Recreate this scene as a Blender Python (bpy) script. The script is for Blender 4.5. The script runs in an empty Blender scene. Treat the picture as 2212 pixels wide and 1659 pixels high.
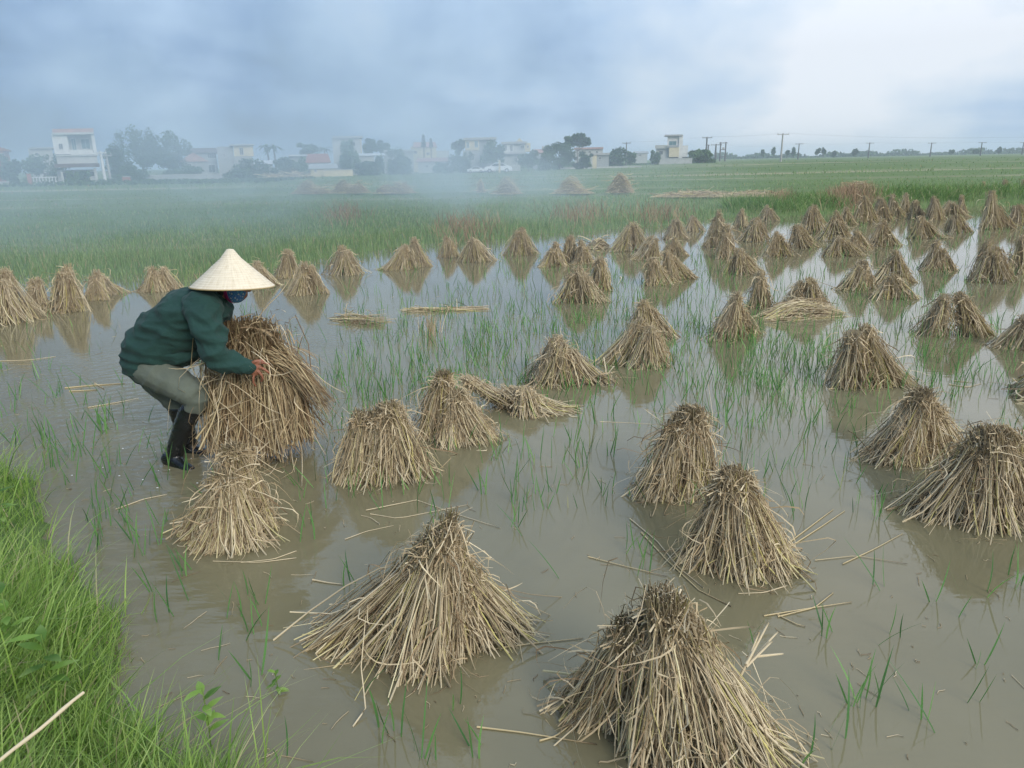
import bpy, bmesh, math, random
import numpy as np
from mathutils import Vector, Matrix, noise

# ------------------------------------------------------------------ camera
scene = bpy.context.scene
W, H, F = 2212.0, 1659.0, 1600.0          # working frame and focal length in its pixels
EYE = Vector((0, 0, 1.8))
PITCH, ROLL = math.radians(16.7), math.radians(1.09)
cam_d = bpy.data.cameras.new("camera")
cam = bpy.data.objects.new("camera", cam_d)
scene.collection.objects.link(cam)
cam_d.sensor_width = 36; cam_d.lens = F / W * 36
cam_d.clip_start = 0.05; cam_d.clip_end = 6000
cam.location = EYE
fwd = Vector((0, math.cos(PITCH), -math.sin(PITCH)))
up0 = Vector((0, math.sin(PITCH), math.cos(PITCH)))
rt0 = Vector((1, 0, 0))
c_, s_ = math.cos(ROLL), math.sin(ROLL)
RT = rt0 * c_ + up0 * -s_
UP = up0 * c_ + rt0 * s_
# horizon must rise to the right of the picture: roll the camera clockwise
cam.matrix_world = Matrix(((RT.x, UP.x, -fwd.x, 0), (RT.y, UP.y, -fwd.y, 0),
                           (RT.z, UP.z, -fwd.z, EYE.z), (0, 0, 0, 1)))
scene.camera = cam

def ray(px, py):
    return (fwd + RT * ((px - W / 2) / F) + UP * (-(py - H / 2) / F))
def G(px, py, z=0.0):
    """ground point seen at a place of the photograph"""
    r = ray(px, py)
    t = (z - EYE.z) / r.z
    return EYE + r * t
def P(px, py, Y):
    """point at world depth Y"""
    r = ray(px, py)
    return EYE + r * (Y / r.y)

# ------------------------------------------------------------------ world
SUN_EL, SUN_ROT = math.radians(30), math.radians(150)
world = bpy.data.worlds.new("World"); scene.world = world
world.use_nodes = True
nt = world.node_tree; nt.nodes.clear()
def N(tree, typ, **kw):
    n = tree.nodes.new(typ)
    for k, v in kw.items():
        setattr(n, k, v)
    return n
out = N(nt, 'ShaderNodeOutputWorld')
bg_sky = N(nt, 'ShaderNodeBackground'); bg_sky.inputs[1].default_value = 0.09
sky = N(nt, 'ShaderNodeTexSky', sky_type='NISHITA')
sky.sun_disc = False; sky.sun_elevation = SUN_EL; sky.sun_rotation = SUN_ROT
nt.links.new(sky.outputs[0], bg_sky.inputs[0])
bg_cl = N(nt, 'ShaderNodeBackground'); bg_cl.inputs[1].default_value = 1.0
mix = N(nt, 'ShaderNodeMixShader'); mix.inputs[0].default_value = 0.93
nt.links.new(bg_sky.outputs[0], mix.inputs[1]); nt.links.new(bg_cl.outputs[0], mix.inputs[2])
nt.links.new(mix.outputs[0], out.inputs[0])
tc = N(nt, 'ShaderNodeTexCoord')
sep = N(nt, 'ShaderNodeSeparateXYZ'); nt.links.new(tc.outputs['Generated'], sep.inputs[0])
def M(tree, op, a, b=None, c=None, clamp=False):
    n = tree.nodes.new('ShaderNodeMath'); n.operation = op; n.use_clamp = clamp
    for i, v in enumerate((a, b, c)):
        if v is None: continue
        if isinstance(v, (int, float)): n.inputs[i].default_value = v
        else: tree.links.new(v, n.inputs[i])
    return n.outputs[0]
# a cloud deck: directions projected on a high plane
zz = M(nt, 'ADD', M(nt, 'ABSOLUTE', sep.outputs[2]), 0.26)
comb = N(nt, 'ShaderNodeCombineXYZ')
nt.links.new(M(nt, 'DIVIDE', sep.outputs[0], zz), comb.inputs[0])
nt.links.new(M(nt, 'DIVIDE', sep.outputs[1], zz), comb.inputs[1])
nz = N(nt, 'ShaderNodeTexNoise'); nz.inputs['Scale'].default_value = 1.3
nz.inputs['Detail'].default_value = 7; nz.inputs['Roughness'].default_value = 0.52
nz.inputs['Distortion'].default_value = 0.35
nt.links.new(comb.outputs[0], nz.inputs['Vector'])
nz2 = N(nt, 'ShaderNodeTexNoise'); nz2.inputs['Scale'].default_value = 4.2
nz2.inputs['Detail'].default_value = 8; nz2.inputs['Roughness'].default_value = 0.5
nt.links.new(tc.outputs['Generated'], nz2.inputs['Vector'])
# the storm side of the deck lies to the left (-x), the bright side to the right
side = M(nt, 'ADD', M(nt, 'MULTIPLY', sep.outputs[0], 0.80), 0.57)
v = M(nt, 'ADD', side, M(nt, 'MULTIPLY', M(nt, 'SUBTRACT', nz.outputs[0], 0.5), 1.0))
v = M(nt, 'ADD', v, M(nt, 'MULTIPLY', M(nt, 'SUBTRACT', nz2.outputs[0], 0.5), 1.6), clamp=False)
rmp = N(nt, 'ShaderNodeValToRGB')
els = rmp.color_ramp.elements
els[0].position = 0.0; els[0].color = (0.05, 0.085, 0.16, 1)
els[1].position = 1.0; els[1].color = (0.61, 0.645, 0.70, 1)
for p_, c in ((0.28, (0.145, 0.235, 0.40)), (0.52, (0.31, 0.42, 0.58)), (0.75, (0.46, 0.54, 0.64))):
    e = els.new(p_); e.color = (*c, 1)
nt.links.new(v, rmp.inputs[0])
nt.links.new(rmp.outputs[0], bg_cl.inputs[0])
# an overcast sky is brightest overhead
zen = M(nt, 'ADD', 1.0, M(nt, 'MULTIPLY', M(nt, 'POWER', M(nt, 'MAXIMUM', M(nt, 'SUBTRACT', sep.outputs[2], 0.12), 0.0), 0.8), 1.0))
nt.links.new(zen, bg_cl.inputs[1])

sun_d = bpy.data.lights.new("sun", 'SUN'); sun_d.energy = 1.5; sun_d.angle = math.radians(22)
sun_d.color = (1.0, 0.95, 0.88)
sun = bpy.data.objects.new("sun", sun_d); scene.collection.objects.link(sun)
# veiled sun high behind the photographer's right shoulder
sd = Vector((math.sin(SUN_ROT) * math.cos(SUN_EL), math.cos(SUN_ROT) * math.cos(SUN_EL), math.sin(SUN_EL)))
sun.rotation_euler = sd.to_track_quat('Z', 'Y').to_euler()
scene.view_settings.view_transform = 'Standard'
scene.view_settings.look = 'None'
scene.view_settings.exposure = 0.54
scene.view_settings.gamma = 1.0
scene.render.engine = 'CYCLES'
scene.cycles.max_bounces = 6
scene.cycles.diffuse_bounces = 2
scene.cycles.glossy_bounces = 2
scene.cycles.transmission_bounces = 2
scene.cycles.volume_bounces = 3
scene.cycles.transparent_max_bounces = 6
scene.cycles.use_denoising = True
scene.cycles.volume_max_steps = 64

# ------------------------------------------------------------------ helpers
def tag(o, label=None, cat=None, group=None, kind=None):
    if label: o['label'] = label
    if cat: o['category'] = cat
    if group: o['group'] = group
    if kind: o['kind'] = kind
    return o

def link(name, me, m=None, parent=None):
    o = bpy.data.objects.new(name, me)
    scene.collection.objects.link(o)
    if m is not None: me.materials.append(m)
    if parent is not None: o.parent = parent
    return o

def empty(name, loc=(0, 0, 0)):
    o = bpy.data.objects.new(name, None); o.empty_display_size = 0.1
    scene.collection.objects.link(o); o.location = loc
    bpy.context.view_layer.update()
    return o

def np_mesh(name, verts, faces, tint=None, smooth=True):
    """verts (n,3); faces (m,k) with k fixed"""
    me = bpy.data.meshes.new(name)
    n, (m, k) = len(verts), faces.shape
    me.vertices.add(n); me.vertices.foreach_set('co', np.asarray(verts, np.float32).ravel())
    me.loops.add(m * k); me.loops.foreach_set('vertex_index', faces.astype(np.int32).ravel())
    me.polygons.add(m)
    me.polygons.foreach_set('loop_start', np.arange(0, m * k, k, dtype=np.int32))
    me.update(calc_edges=True)
    if smooth: me.polygons.foreach_set('use_smooth', np.ones(m, bool))
    if tint is not None:
        a = me.color_attributes.new('tint', 'FLOAT_COLOR', 'POINT')
        t4 = np.ones((n, 4), np.float32); t4[:, :tint.shape[1]] = tint
        a.data.foreach_set('color', t4.ravel())
    me.validate()
    return me

def strands(path, rad, sides=3, rnd=None, flat=None):
    """path (n,k,3), rad (n,k) -> verts, quads, tint. sides=2: flat blade with side vector flat (n,3)"""
    n, k, _ = path.shape
    tan = np.gradient(path, axis=1)
    tan /= np.linalg.norm(tan, axis=2, keepdims=True) + 1e-9
    if rnd is None: rnd = np.random.rand(n)
    if sides == 2:
        u = np.broadcast_to(flat[:, None, :], path.shape)
        V = np.stack([path - u * rad[..., None], path + u * rad[..., None]], axis=2)
    else:
        ref = np.array([0.31, 0.77, 0.2]); ref = ref / np.linalg.norm(ref)
        a = np.cross(tan, ref); a /= np.linalg.norm(a, axis=2, keepdims=True) + 1e-9
        b = np.cross(tan, a)
        V = np.stack([path + (a * math.cos(q) + b * math.sin(q)) * rad[..., None]
                      for q in (2 * math.pi * np.arange(sides) / sides)], axis=2)
    s = V.shape[2]
    idx = np.arange(n * k * s).reshape(n, k, s)
    fs = []
    if sides == 2:
        fs.append(np.stack([idx[:, :-1, 0], idx[:, :-1, 1], idx[:, 1:, 1], idx[:, 1:, 0]], -1).reshape(-1, 4))
    else:
        for j in range(s):
            j2 = (j + 1) % s
            fs.append(np.stack([idx[:, :-1, j], idx[:, :-1, j2], idx[:, 1:, j2], idx[:, 1:, j]], -1).reshape(-1, 4))
        if s == 4:
            fs.append(idx[:, -1, ::-1].reshape(-1, 4)); fs.append(idx[:, 0].reshape(-1, 4))
    t = np.broadcast_to(np.linspace(0, 1, k)[None, :, None], (n, k, s))
    r = np.broadcast_to(rnd[:, None, None], (n, k, s))
    r2 = np.broadcast_to(np.random.rand(n)[:, None, None], (n, k, s))
    tint = np.stack([r, t, r2], -1).reshape(-1, 3)
    return V.reshape(-1, 3), np.concatenate(fs), tint

def merge(parts):
    vs, fs, ts, o = [], [], [], 0
    for v_, f_, t_ in parts:
        vs.append(v_); fs.append(f_ + o); ts.append(t_); o += len(v_)
    return np.concatenate(vs), np.concatenate(fs), np.concatenate(ts)

# ------------------------------------------------------------------ materials
def new_mat(name):
    m = bpy.data.materials.new(name); m.use_nodes = True
    t = m.node_tree
    b = t.nodes['Principled BSDF']
    return m, t, b

def ramp(t, src, stops):
    r = t.nodes.new('ShaderNodeValToRGB')
    e = r.color_ramp.elements
    e[0].position, e[0].color = stops[0][0], (*stops[0][1], 1)
    e[1].position, e[1].color = stops[-1][0], (*stops[-1][1], 1)
    for p_, c in stops[1:-1]:
        x = e.new(p_); x.color = (*c, 1)
    t.links.new(src, r.inputs[0])
    return r.outputs[0]

def mixc(t, fac, a, b, mode='MIX'):
    n = t.nodes.new('ShaderNodeMix'); n.data_type = 'RGBA'; n.blend_type = mode
    for sock, v_ in ((n.inputs[0], fac), (n.inputs[6], a), (n.inputs[7], b)):
        if isinstance(v_, (int, float)): sock.default_value = v_
        elif isinstance(v_, tuple): sock.default_value = (*v_, 1)
        else: t.links.new(v_, sock)
    return n.outputs[2]

def noise_fac(t, scale, detail=4, rough=0.55, coord='Object', stretch=None):
    tcn = t.nodes.new('ShaderNodeTexCoord'); nn = t.nodes.new('ShaderNodeTexNoise')
    nn.inputs['Scale'].default_value = scale; nn.inputs['Detail'].default_value = detail
    nn.inputs['Roughness'].default_value = rough
    src = tcn.outputs[coord]
    if stretch:
        mp = t.nodes.new('ShaderNodeMapping'); mp.inputs['Scale'].default_value = stretch
        t.links.new(src, mp.inputs[0]); src = mp.outputs[0]
    t.links.new(src, nn.inputs['Vector'])
    return nn.outputs[0]

def plain(name, col, rough=0.8, var=0.18, scale=3.0, bump=0.0, spec=0.3, coord='Object', stretch=None):
    m, t, b = new_mat(name)
    f = noise_fac(t, scale, coord=coord, stretch=stretch)
    lo = tuple(max(0, c * (1 - var)) for c in col); hi = tuple(min(1, c * (1 + var)) for c in col)
    t.links.new(ramp(t, f, [(0.3, lo), (0.7, hi)]), b.inputs['Base Color'])
    b.inputs['Roughness'].default_value = rough
    b.inputs['Specular IOR Level'].default_value = spec
    if bump:
        bn = t.nodes.new('ShaderNodeBump'); bn.inputs['Strength'].default_value = bump
        bn.inputs['Distance'].default_value = 0.01
        t.links.new(noise_fac(t, scale * 6, coord=coord), bn.inputs['Height']); t.links.new(bn.outputs[0], b.inputs['Normal'])
    return m

def tint_mat(name, stops, tip=None, tip_at=(0.6, 1.0), root=None, rough=0.7, trans=0.0, spec=0.3):
    m, t, b = new_mat(name)
    at = t.nodes.new('ShaderNodeAttribute'); at.attribute_name = 'tint'
    sp = t.nodes.new('ShaderNodeSeparateColor'); t.links.new(at.outputs['Color'], sp.inputs[0])
    col = ramp(t, sp.outputs[0], stops)
    if tip:
        mr = t.nodes.new('ShaderNodeMapRange'); mr.inputs[1].default_value = tip_at[0]; mr.inputs[2].default_value = tip_at[1]
        t.links.new(sp.outputs[1], mr.inputs[0])
        f = M(t, 'MULTIPLY', mr.outputs[0], sp.outputs[2])
        col = mixc(t, f, col, tip)
    if root:
        mr = t.nodes.new('ShaderNodeMapRange'); mr.inputs[1].default_value = 0.22; mr.inputs[2].default_value = 0.0
        t.links.new(sp.outputs[1], mr.inputs[0])
        f = M(t, 'MULTIPLY', mr.outputs[0], 0.25)
        col = mixc(t, f, col, root)
    t.links.new(col, b.inputs['Base Color'])
    b.inputs['Roughness'].default_value = rough
    b.inputs['Specular IOR Level'].default_value = spec
    if trans:
        tr = t.nodes.new('ShaderNodeBsdfTranslucent'); t.links.new(col, tr.inputs[0])
        ms = t.nodes.new('ShaderNodeMixShader'); ms.inputs[0].default_value = trans
        t.links.new(b.outputs[0], ms.inputs[1]); t.links.new(tr.outputs[0], ms.inputs[2])
        t.links.new(ms.outputs[0], t.nodes['Material Output'].inputs[0])
    return m

MT = {}
MT['straw'] = tint_mat('rice straw', [(0.0, (0.17, 0.12, 0.07)), (0.16, (0.34, 0.26, 0.155)), (0.45, (0.53, 0.43, 0.27)),
                                     (0.75, (0.69, 0.58, 0.39)), (0.90, (0.55, 0.48, 0.16)), (1.0, (0.82, 0.71, 0.47))],
                       tip=(0.52, 0.42, 0.28), tip_at=(0.6, 1.0), root=(0.48, 0.40, 0.22), rough=0.6)
MT['leaf_straw'] = tint_mat('dry leaf', [(0.0, (0.24, 0.16, 0.09)), (0.5, (0.50, 0.38, 0.22)), (1.0, (0.78, 0.65, 0.43))], rough=0.8, trans=0.15)
MT['wet_straw'] = tint_mat('wet straw', [(0.0, (0.14, 0.085, 0.045)), (0.3, (0.29, 0.20, 0.105)), (0.7, (0.44, 0.335, 0.19)),
                                        (1.0, (0.58, 0.47, 0.26))], tip=(0.2, 0.13, 0.07), tip_at=(0.6, 1), rough=0.55)
MT['grass'] = tint_mat('bank grass', [(0.0, (0.075, 0.16, 0.025)), (0.35, (0.18, 0.32, 0.05)), (0.7, (0.32, 0.48, 0.09)),
                                     (0.92, (0.40, 0.52, 0.14)), (0.95, (0.42, 0.36, 0.19)), (1.0, (0.55, 0.46, 0.28))], tip=(0.36, 0.47, 0.16), tip_at=(0.4, 1.0), rough=0.55, trans=0.35)
MT['rice'] = tint_mat('rice shoot', [(0.0, (0.055, 0.15, 0.045)), (0.6, (0.12, 0.28, 0.075)), (0.94, (0.20, 0.38, 0.11)), (1.0, (0.36, 0.34, 0.15))],
                      root=(0.30, 0.32, 0.14), rough=0.5, trans=0.25)
MT['field'] = tint_mat('field grass', [(0.0, (0.12, 0.19, 0.06)), (0.5, (0.19, 0.29, 0.10)), (0.82, (0.27, 0.37, 0.15)),
                                      (0.95, (0.36, 0.34, 0.18)), (1.0, (0.40, 0.28, 0.18))], rough=0.7, trans=0.25)
MT['reed'] = tint_mat('brown weed', [(0.0, (0.20, 0.12, 0.07)), (1.0, (0.42, 0.30, 0.18))], rough=0.8)

# muddy water
def water_mat():
    m, t, b = new_mat('muddy water')
    f = noise_fac(t, 0.55, 4, 0.6)
    f2 = noise_fac(t, 3.0, 3, 0.6)
    c = ramp(t, f, [(0.3, (0.172, 0.148, 0.080)), (0.7, (0.222, 0.195, 0.115))])
    c = mixc(t, M(t, 'MULTIPLY', f2, 0.25), c, (0.135, 0.118, 0.062))
    t.links.new(c, b.inputs['Base Color'])
    b.inputs['Roughness'].default_value = 0.018
    b.inputs['IOR'].default_value = 1.42
    b.inputs['Specular IOR Level'].default_value = 0.5
    # small wind ripples everywhere; stirred water round the farmer
    tcn = t.nodes.new('ShaderNodeTexCoord')
    src = G(455, 1010)
    mp = t.nodes.new('ShaderNodeMapping'); mp.inputs['Location'].default_value = (-src.x, -src.y, 0)
    t.links.new(tcn.outputs['Object'], mp.inputs[0])
    ln = t.nodes.new('ShaderNodeVectorMath'); ln.operation = 'LENGTH'; t.links.new(mp.outputs[0], ln.inputs[0])
    near = t.nodes.new('ShaderNodeMapRange'); near.inputs[1].default_value = 4.2; near.inputs[2].default_value = 0.6
    t.links.new(ln.outputs['Value'], near.inputs[0])
    sp = t.nodes.new('ShaderNodeSeparateXYZ'); t.links.new(mp.outputs[0], sp.inputs[0])
    west = t.nodes.new('ShaderNodeMapRange'); west.inputs[1].default_value = 0.9; west.inputs[2].default_value = -0.3
    t.links.new(sp.outputs[0], west.inputs[0])
    # rings spreading from the boots, broken up by noise
    nd = noise_fac(t, 1.6, 3, 0.5)
    dist = M(t, 'ADD', ln.outputs['Value'], M(t, 'MULTIPLY', nd, 0.55))
    ring = M(t, 'SINE', M(t, 'MULTIPLY', dist, 46.0))
    ringw = M(t, 'MULTIPLY', M(t, 'MULTIPLY', ring, near.outputs[0]), M(t, 'ADD', M(t, 'MULTIPLY', west.outputs[0], 0.8), 0.2))
    rip = noise_fac(t, 7.0, 2, 0.5, stretch=(1, 2.6, 1))
    rip2 = noise_fac(t, 26.0, 2, 0.5, stretch=(1, 1.8, 1))
    h = M(t, 'ADD', M(t, 'MULTIPLY', rip, 0.9), M(t, 'MULTIPLY', rip2, 0.22))
    h = M(t, 'MULTIPLY', h, M(t, 'ADD', M(t, 'MULTIPLY', M(t, 'MULTIPLY', near.outputs[0], west.outputs[0]), 1.6), 0.22))
    h = M(t, 'ADD', h, M(t, 'MULTIPLY', ringw, 0.28))
    bn = t.nodes.new('ShaderNodeBump'); bn.inputs['Strength'].default_value = 1.0; bn.inputs['Distance'].default_value = 0.0045
    t.links.new(h, bn.inputs['Height']); t.links.new(bn.outputs[0], b.inputs['Normal'])
    return m
MT['water'] = water_mat()

def ground_mat():
    m, t, b = new_mat('field ground')
    f = noise_fac(t, 0.06, 6, 0.6, stretch=(0.35, 1.6, 1))
    f2 = noise_fac(t, 1.3, 5, 0.7)
    c = ramp(t, f, [(0.32, (0.11, 0.165, 0.055)), (0.5, (0.155, 0.225, 0.075)), (0.60, (0.20, 0.25, 0.11)), (0.70, (0.36, 0.29, 0.19))])
    f3 = noise_fac(t, 0.045, 5, 0.62, stretch=(0.25, 2.2, 1))
    mr = t.nodes.new('ShaderNodeMapRange'); mr.inputs[1].default_value = 0.56; mr.inputs[2].default_value = 0.64; t.links.new(f3, mr.inputs[0])
    c = mixc(t, M(t, 'MULTIPLY', f2, 0.6), c, (0.05, 0.075, 0.025))
    c = mixc(t, M(t, 'MULTIPLY', mr.outputs[0], 0.75), c, (0.42, 0.35, 0.24))
    t.links.new(c, b.inputs['Base Color']); b.inputs['Roughness'].default_value = 0.95
    b.inputs['Specular IOR Level'].default_value = 0.1
    return m
MT['ground'] = ground_mat()

# ------------------------------------------------------------------ terrain and water
FAR_PX = [(-500, 640), (-200, 612), (0, 602), (200, 603), (400, 600), (560, 585), (700, 562), (808, 545), (900, 532), (1050, 523), (1200, 507),
          (1330, 498), (1480, 487), (1560, 474), (1640, 470), (1727, 466), (1800, 463), (1900, 454), (2000, 449), (2120, 445), (2212, 444), (2500, 438)]
FAR = np.array([[G(*p).x, G(*p).y] for p in FAR_PX])
FAR = np.vstack([[FAR[0, 0] - 25, FAR[0, 1] - 3], FAR, [FAR[-1, 0] + 60, FAR[-1, 1] + 6]])
NEAR_PX = [(0, 975), (55, 1045), (105, 1130), (165, 1240), (215, 1330), (268, 1430), (345, 1550), (450, 1659)]
NR = [[G(*p).x, G(*p).y] for p in NEAR_PX]
NR = np.array([[NR[0][0] - 8.0, NR[0][1] + 2.2], [NR[0][0] - 2.2, NR[0][1] + 0.75]] + NR + [[-0.55, 1.25], [1.0, 0.6], [8, -0.8], [30, -4]])

def far_y(x):  # paddy's far bank
    return np.interp(x, FAR[:, 0], FAR[:, 1])
def near_y(x):
    x = np.asarray(x, float)
    return np.interp(x, NR[:, 0], NR[:, 1]) + 0.085 * np.sin(x * 6.3) + 0.05 * np.sin(x * 15.1 + 1) + 0.025 * np.sin(x * 37)
def sstep(a, b, x):
    t_ = np.clip((x - a) / (b - a), 0, 1); return t_ * t_ * (3 - 2 * t_)
BX0 = G(1640, 455).x
def wob(x, y, s=1.0):
    return np.sin(x * 1.3 * s + 1.7) * np.cos(y * 1.1 * s - 0.6) * 0.5 + np.sin(x * 2.9 * s + y * 2.3 * s) * 0.25
def terrain(x, y):
    x = np.asarray(x, float); y = np.asarray(y, float)
    df = y - far_y(x)            # beyond the far edge
    dn = near_y(x) - y           # on the near bank
    z = np.full(x.shape, -0.22)
    zf = -0.05 + 0.10 * sstep(-0.2, 1.2, df) + 0.035 * sstep(2, 9, df) + 0.03 * wob(x, y, .6) * sstep(0.5, 4, df)
    # the grown-over bund on the right side of the far edge
    bund = sstep(BX0 - 2, BX0 + 5, x) * np.exp(-((df - 2.2) / 1.6) ** 2) * 0.30
    zf = zf + bund + 0.55 * sstep(40, 160, y) * sstep(-10, 60, x) 
    z = np.where(df > -0.4, np.maximum(z, zf * sstep(-0.4, 0.1, df) + z * (1 - sstep(-0.4, 0.1, df))), z)
    zn = 0.02 + 0.30 * sstep(0.0, 1.1, dn) + 0.03 * wob(x, y, 2.2)
    z = np.where(dn > -0.25, zn * sstep(-0.25, 0.08, dn) + z * (1 - sstep(-0.25, 0.08, dn)), z)
    return z

gx = np.concatenate([-np.geomspace(1600, 8, 46), np.linspace(-7.8, 7.8, 150), np.geomspace(8, 1600, 60)])
gy = np.concatenate([np.linspace(-40, -1, 14), np.linspace(-0.8, 8, 100), np.geomspace(8.12, 60, 150), np.geomspace(61, 1700, 60)])
XX, YY = np.meshgrid(gx, gy)
ZZ = terrain(XX, YY)
vv = np.stack([XX, YY, ZZ], -1).reshape(-1, 3)
idx = np.arange(len(gx) * len(gy)).reshape(len(gy), len(gx))
ff = np.stack([idx[:-1, :-1], idx[:-1, 1:], idx[1:, 1:], idx[1:, :-1]], -1).reshape(-1, 4)
tag(link('ground', np_mesh('ground', vv, ff), MT['ground']), 'green rice field and grassy banks round the flooded paddy', None, None, 'structure')

wx = 90
wv = np.array([[-60, 0, 0], [-60, 0, 0], [0, 0, 0], [0, 0, 0]], float)
wv = np.array([[-70, -6, 0], [wx, -6, 0], [wx, 60, 0], [-70, 60, 0]], float)
tag(link('water', np_mesh('water', wv, np.array([[0, 1, 2, 3]])), MT['water']), 'murky brown floodwater of the paddy', None, None, 'structure')

# ------------------------------------------------------------------ straw sheaves
def bundle_geo(rng, base_c, base_r, top_c, top_r, n, rad, ragged=0.11, bow=0.055, hang=0.0, sagk=0.045):
    """a fan of stems from a spread foot (ellipse) to a tight head; all in sheaf space"""
    ph = rng.uniform(0, 2 * math.pi, n); q = np.sqrt(rng.uniform(0.02, 1, n)) ** 0.7
    ux, uy = np.cos(ph) * q, np.sin(ph) * q
    jit = rng.normal(0, 0.12, (n, 2)) + (rng.random((n, 1)) < .10) * rng.normal(0, 0.42, (n, 2))
    b = np.stack([base_c[0] + (ux + jit[:, 0]) * base_r[0], base_c[1] + (uy + jit[:, 1]) * base_r[1],
                  np.full(n, base_c[2])], 1)
    b[:, 2] += rng.normal(0, 0.012, n)
    cut = rng.uniform(0, 0.09, n) * (rng.random(n) < 0.6)
    tj = rng.normal(0, 0.30, (n, 2)) + (rng.random((n, 1)) < .07) * rng.normal(0, 0.9, (n, 2))
    tp = np.stack([top_c[0] + (ux + tj[:, 0]) * top_r, top_c[1] + (uy + tj[:, 1]) * top_r, np.full(n, top_c[2])], 1)
    tlen = 1 + rng.normal(-0.02, ragged, n).clip(-0.34, 0.05)
    k = 5
    t = np.linspace(0, 1, k)[None, :, None]
    d = (tp - b)
    b0 = b + d * cut[:, None]
    e = b + d * tlen[:, None]
    path = b0[:, None] * (1 - t) + e[:, None] * t
    L = np.linalg.norm(d, axis=1)
    side = rng.normal(0, 1, (n, 3)); side[:, 2] = side[:, 2] * 0.4
    side *= (L * bow)[:, None]
    path += side[:, None] * np.sin(t * math.pi)
    # stems sag outwards a touch
    outw = np.stack([-ux, -uy, -0.5 * np.ones(n)], 1) * (L * sagk)[:, None]
    path += outw[:, None] * np.sin(t * math.pi) 
    path[:, -1] += rng.normal(0, 1, (n, 3)) * np.array([.035, .035, .02]) * L[:, None]
    kn = rng.random(n) < 0.16          # broken stems, bent where the foot is crushed
    kd = rng.normal(0, 1, (n, 3)) * (L * 0.09)[:, None]; kd[:, 2] = np.abs(kd[:, 2]) * .6
    path[:, 0] += kd * kn[:, None]; path[:, 1] += kd * 0.25 * kn[:, None]
    r = np.linspace(1.0, 0.62, k)[None] * (rad * rng.gamma(9, 1 / 9, n).clip(.45, 1.9))[:, None]
    return path, r

def leaf_geo(rng, base_c, base_r, top_c, top_r, n, rad, wild=0.5):
    """dry leaves hanging across the outside of a bundle"""
    ph = rng.uniform(0, 2 * math.pi, n)
    f0 = rng.uniform(0.15, 1.0, n)
    bx = base_c[0] + np.cos(ph) * base_r[0]; by = base_c[1] + np.sin(ph) * base_r[1]
    tx = top_c[0] + np.cos(ph) * top_r * 1.3; ty = top_c[1] + np.sin(ph) * top_r * 1.3
    s = np.stack([bx + (tx - bx) * f0, by + (ty - by) * f0, base_c[2] + (top_c[2] - base_c[2]) * f0], 1)
    Hh = abs(top_c[2] - base_c[2])
    L = rng.uniform(0.18, 0.5, n) * Hh
    d = rng.normal(0, 1, (n, 3)) * wild + np.stack([np.cos(ph) * 0.3, np.sin(ph) * 0.3, -np.ones(n)], 1)
    d /= np.linalg.norm(d, axis=1)[:, None]
    k = 6; t = np.linspace(0, 1, k)[None, :, None]
    curl = rng.normal(0, 0.32, (n, 3)) * L[:, None]
    path = s[:, None] + d[:, None] * L[:, None, None] * t + curl[:, None] * np.sin(t * math.pi) * 0.8
    out_ = np.stack([np.cos(ph), np.sin(ph), np.zeros(n)], 1) * 0.012
    path += out_[:, None]
    path[..., 2] = np.maximum(path[..., 2], 0.004)
    r = np.sin(np.linspace(0.25, 0.93, k) * math.pi)[None] * (rad * rng.uniform(0.5, 1.1, n))[:, None]
    return path, r

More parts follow.
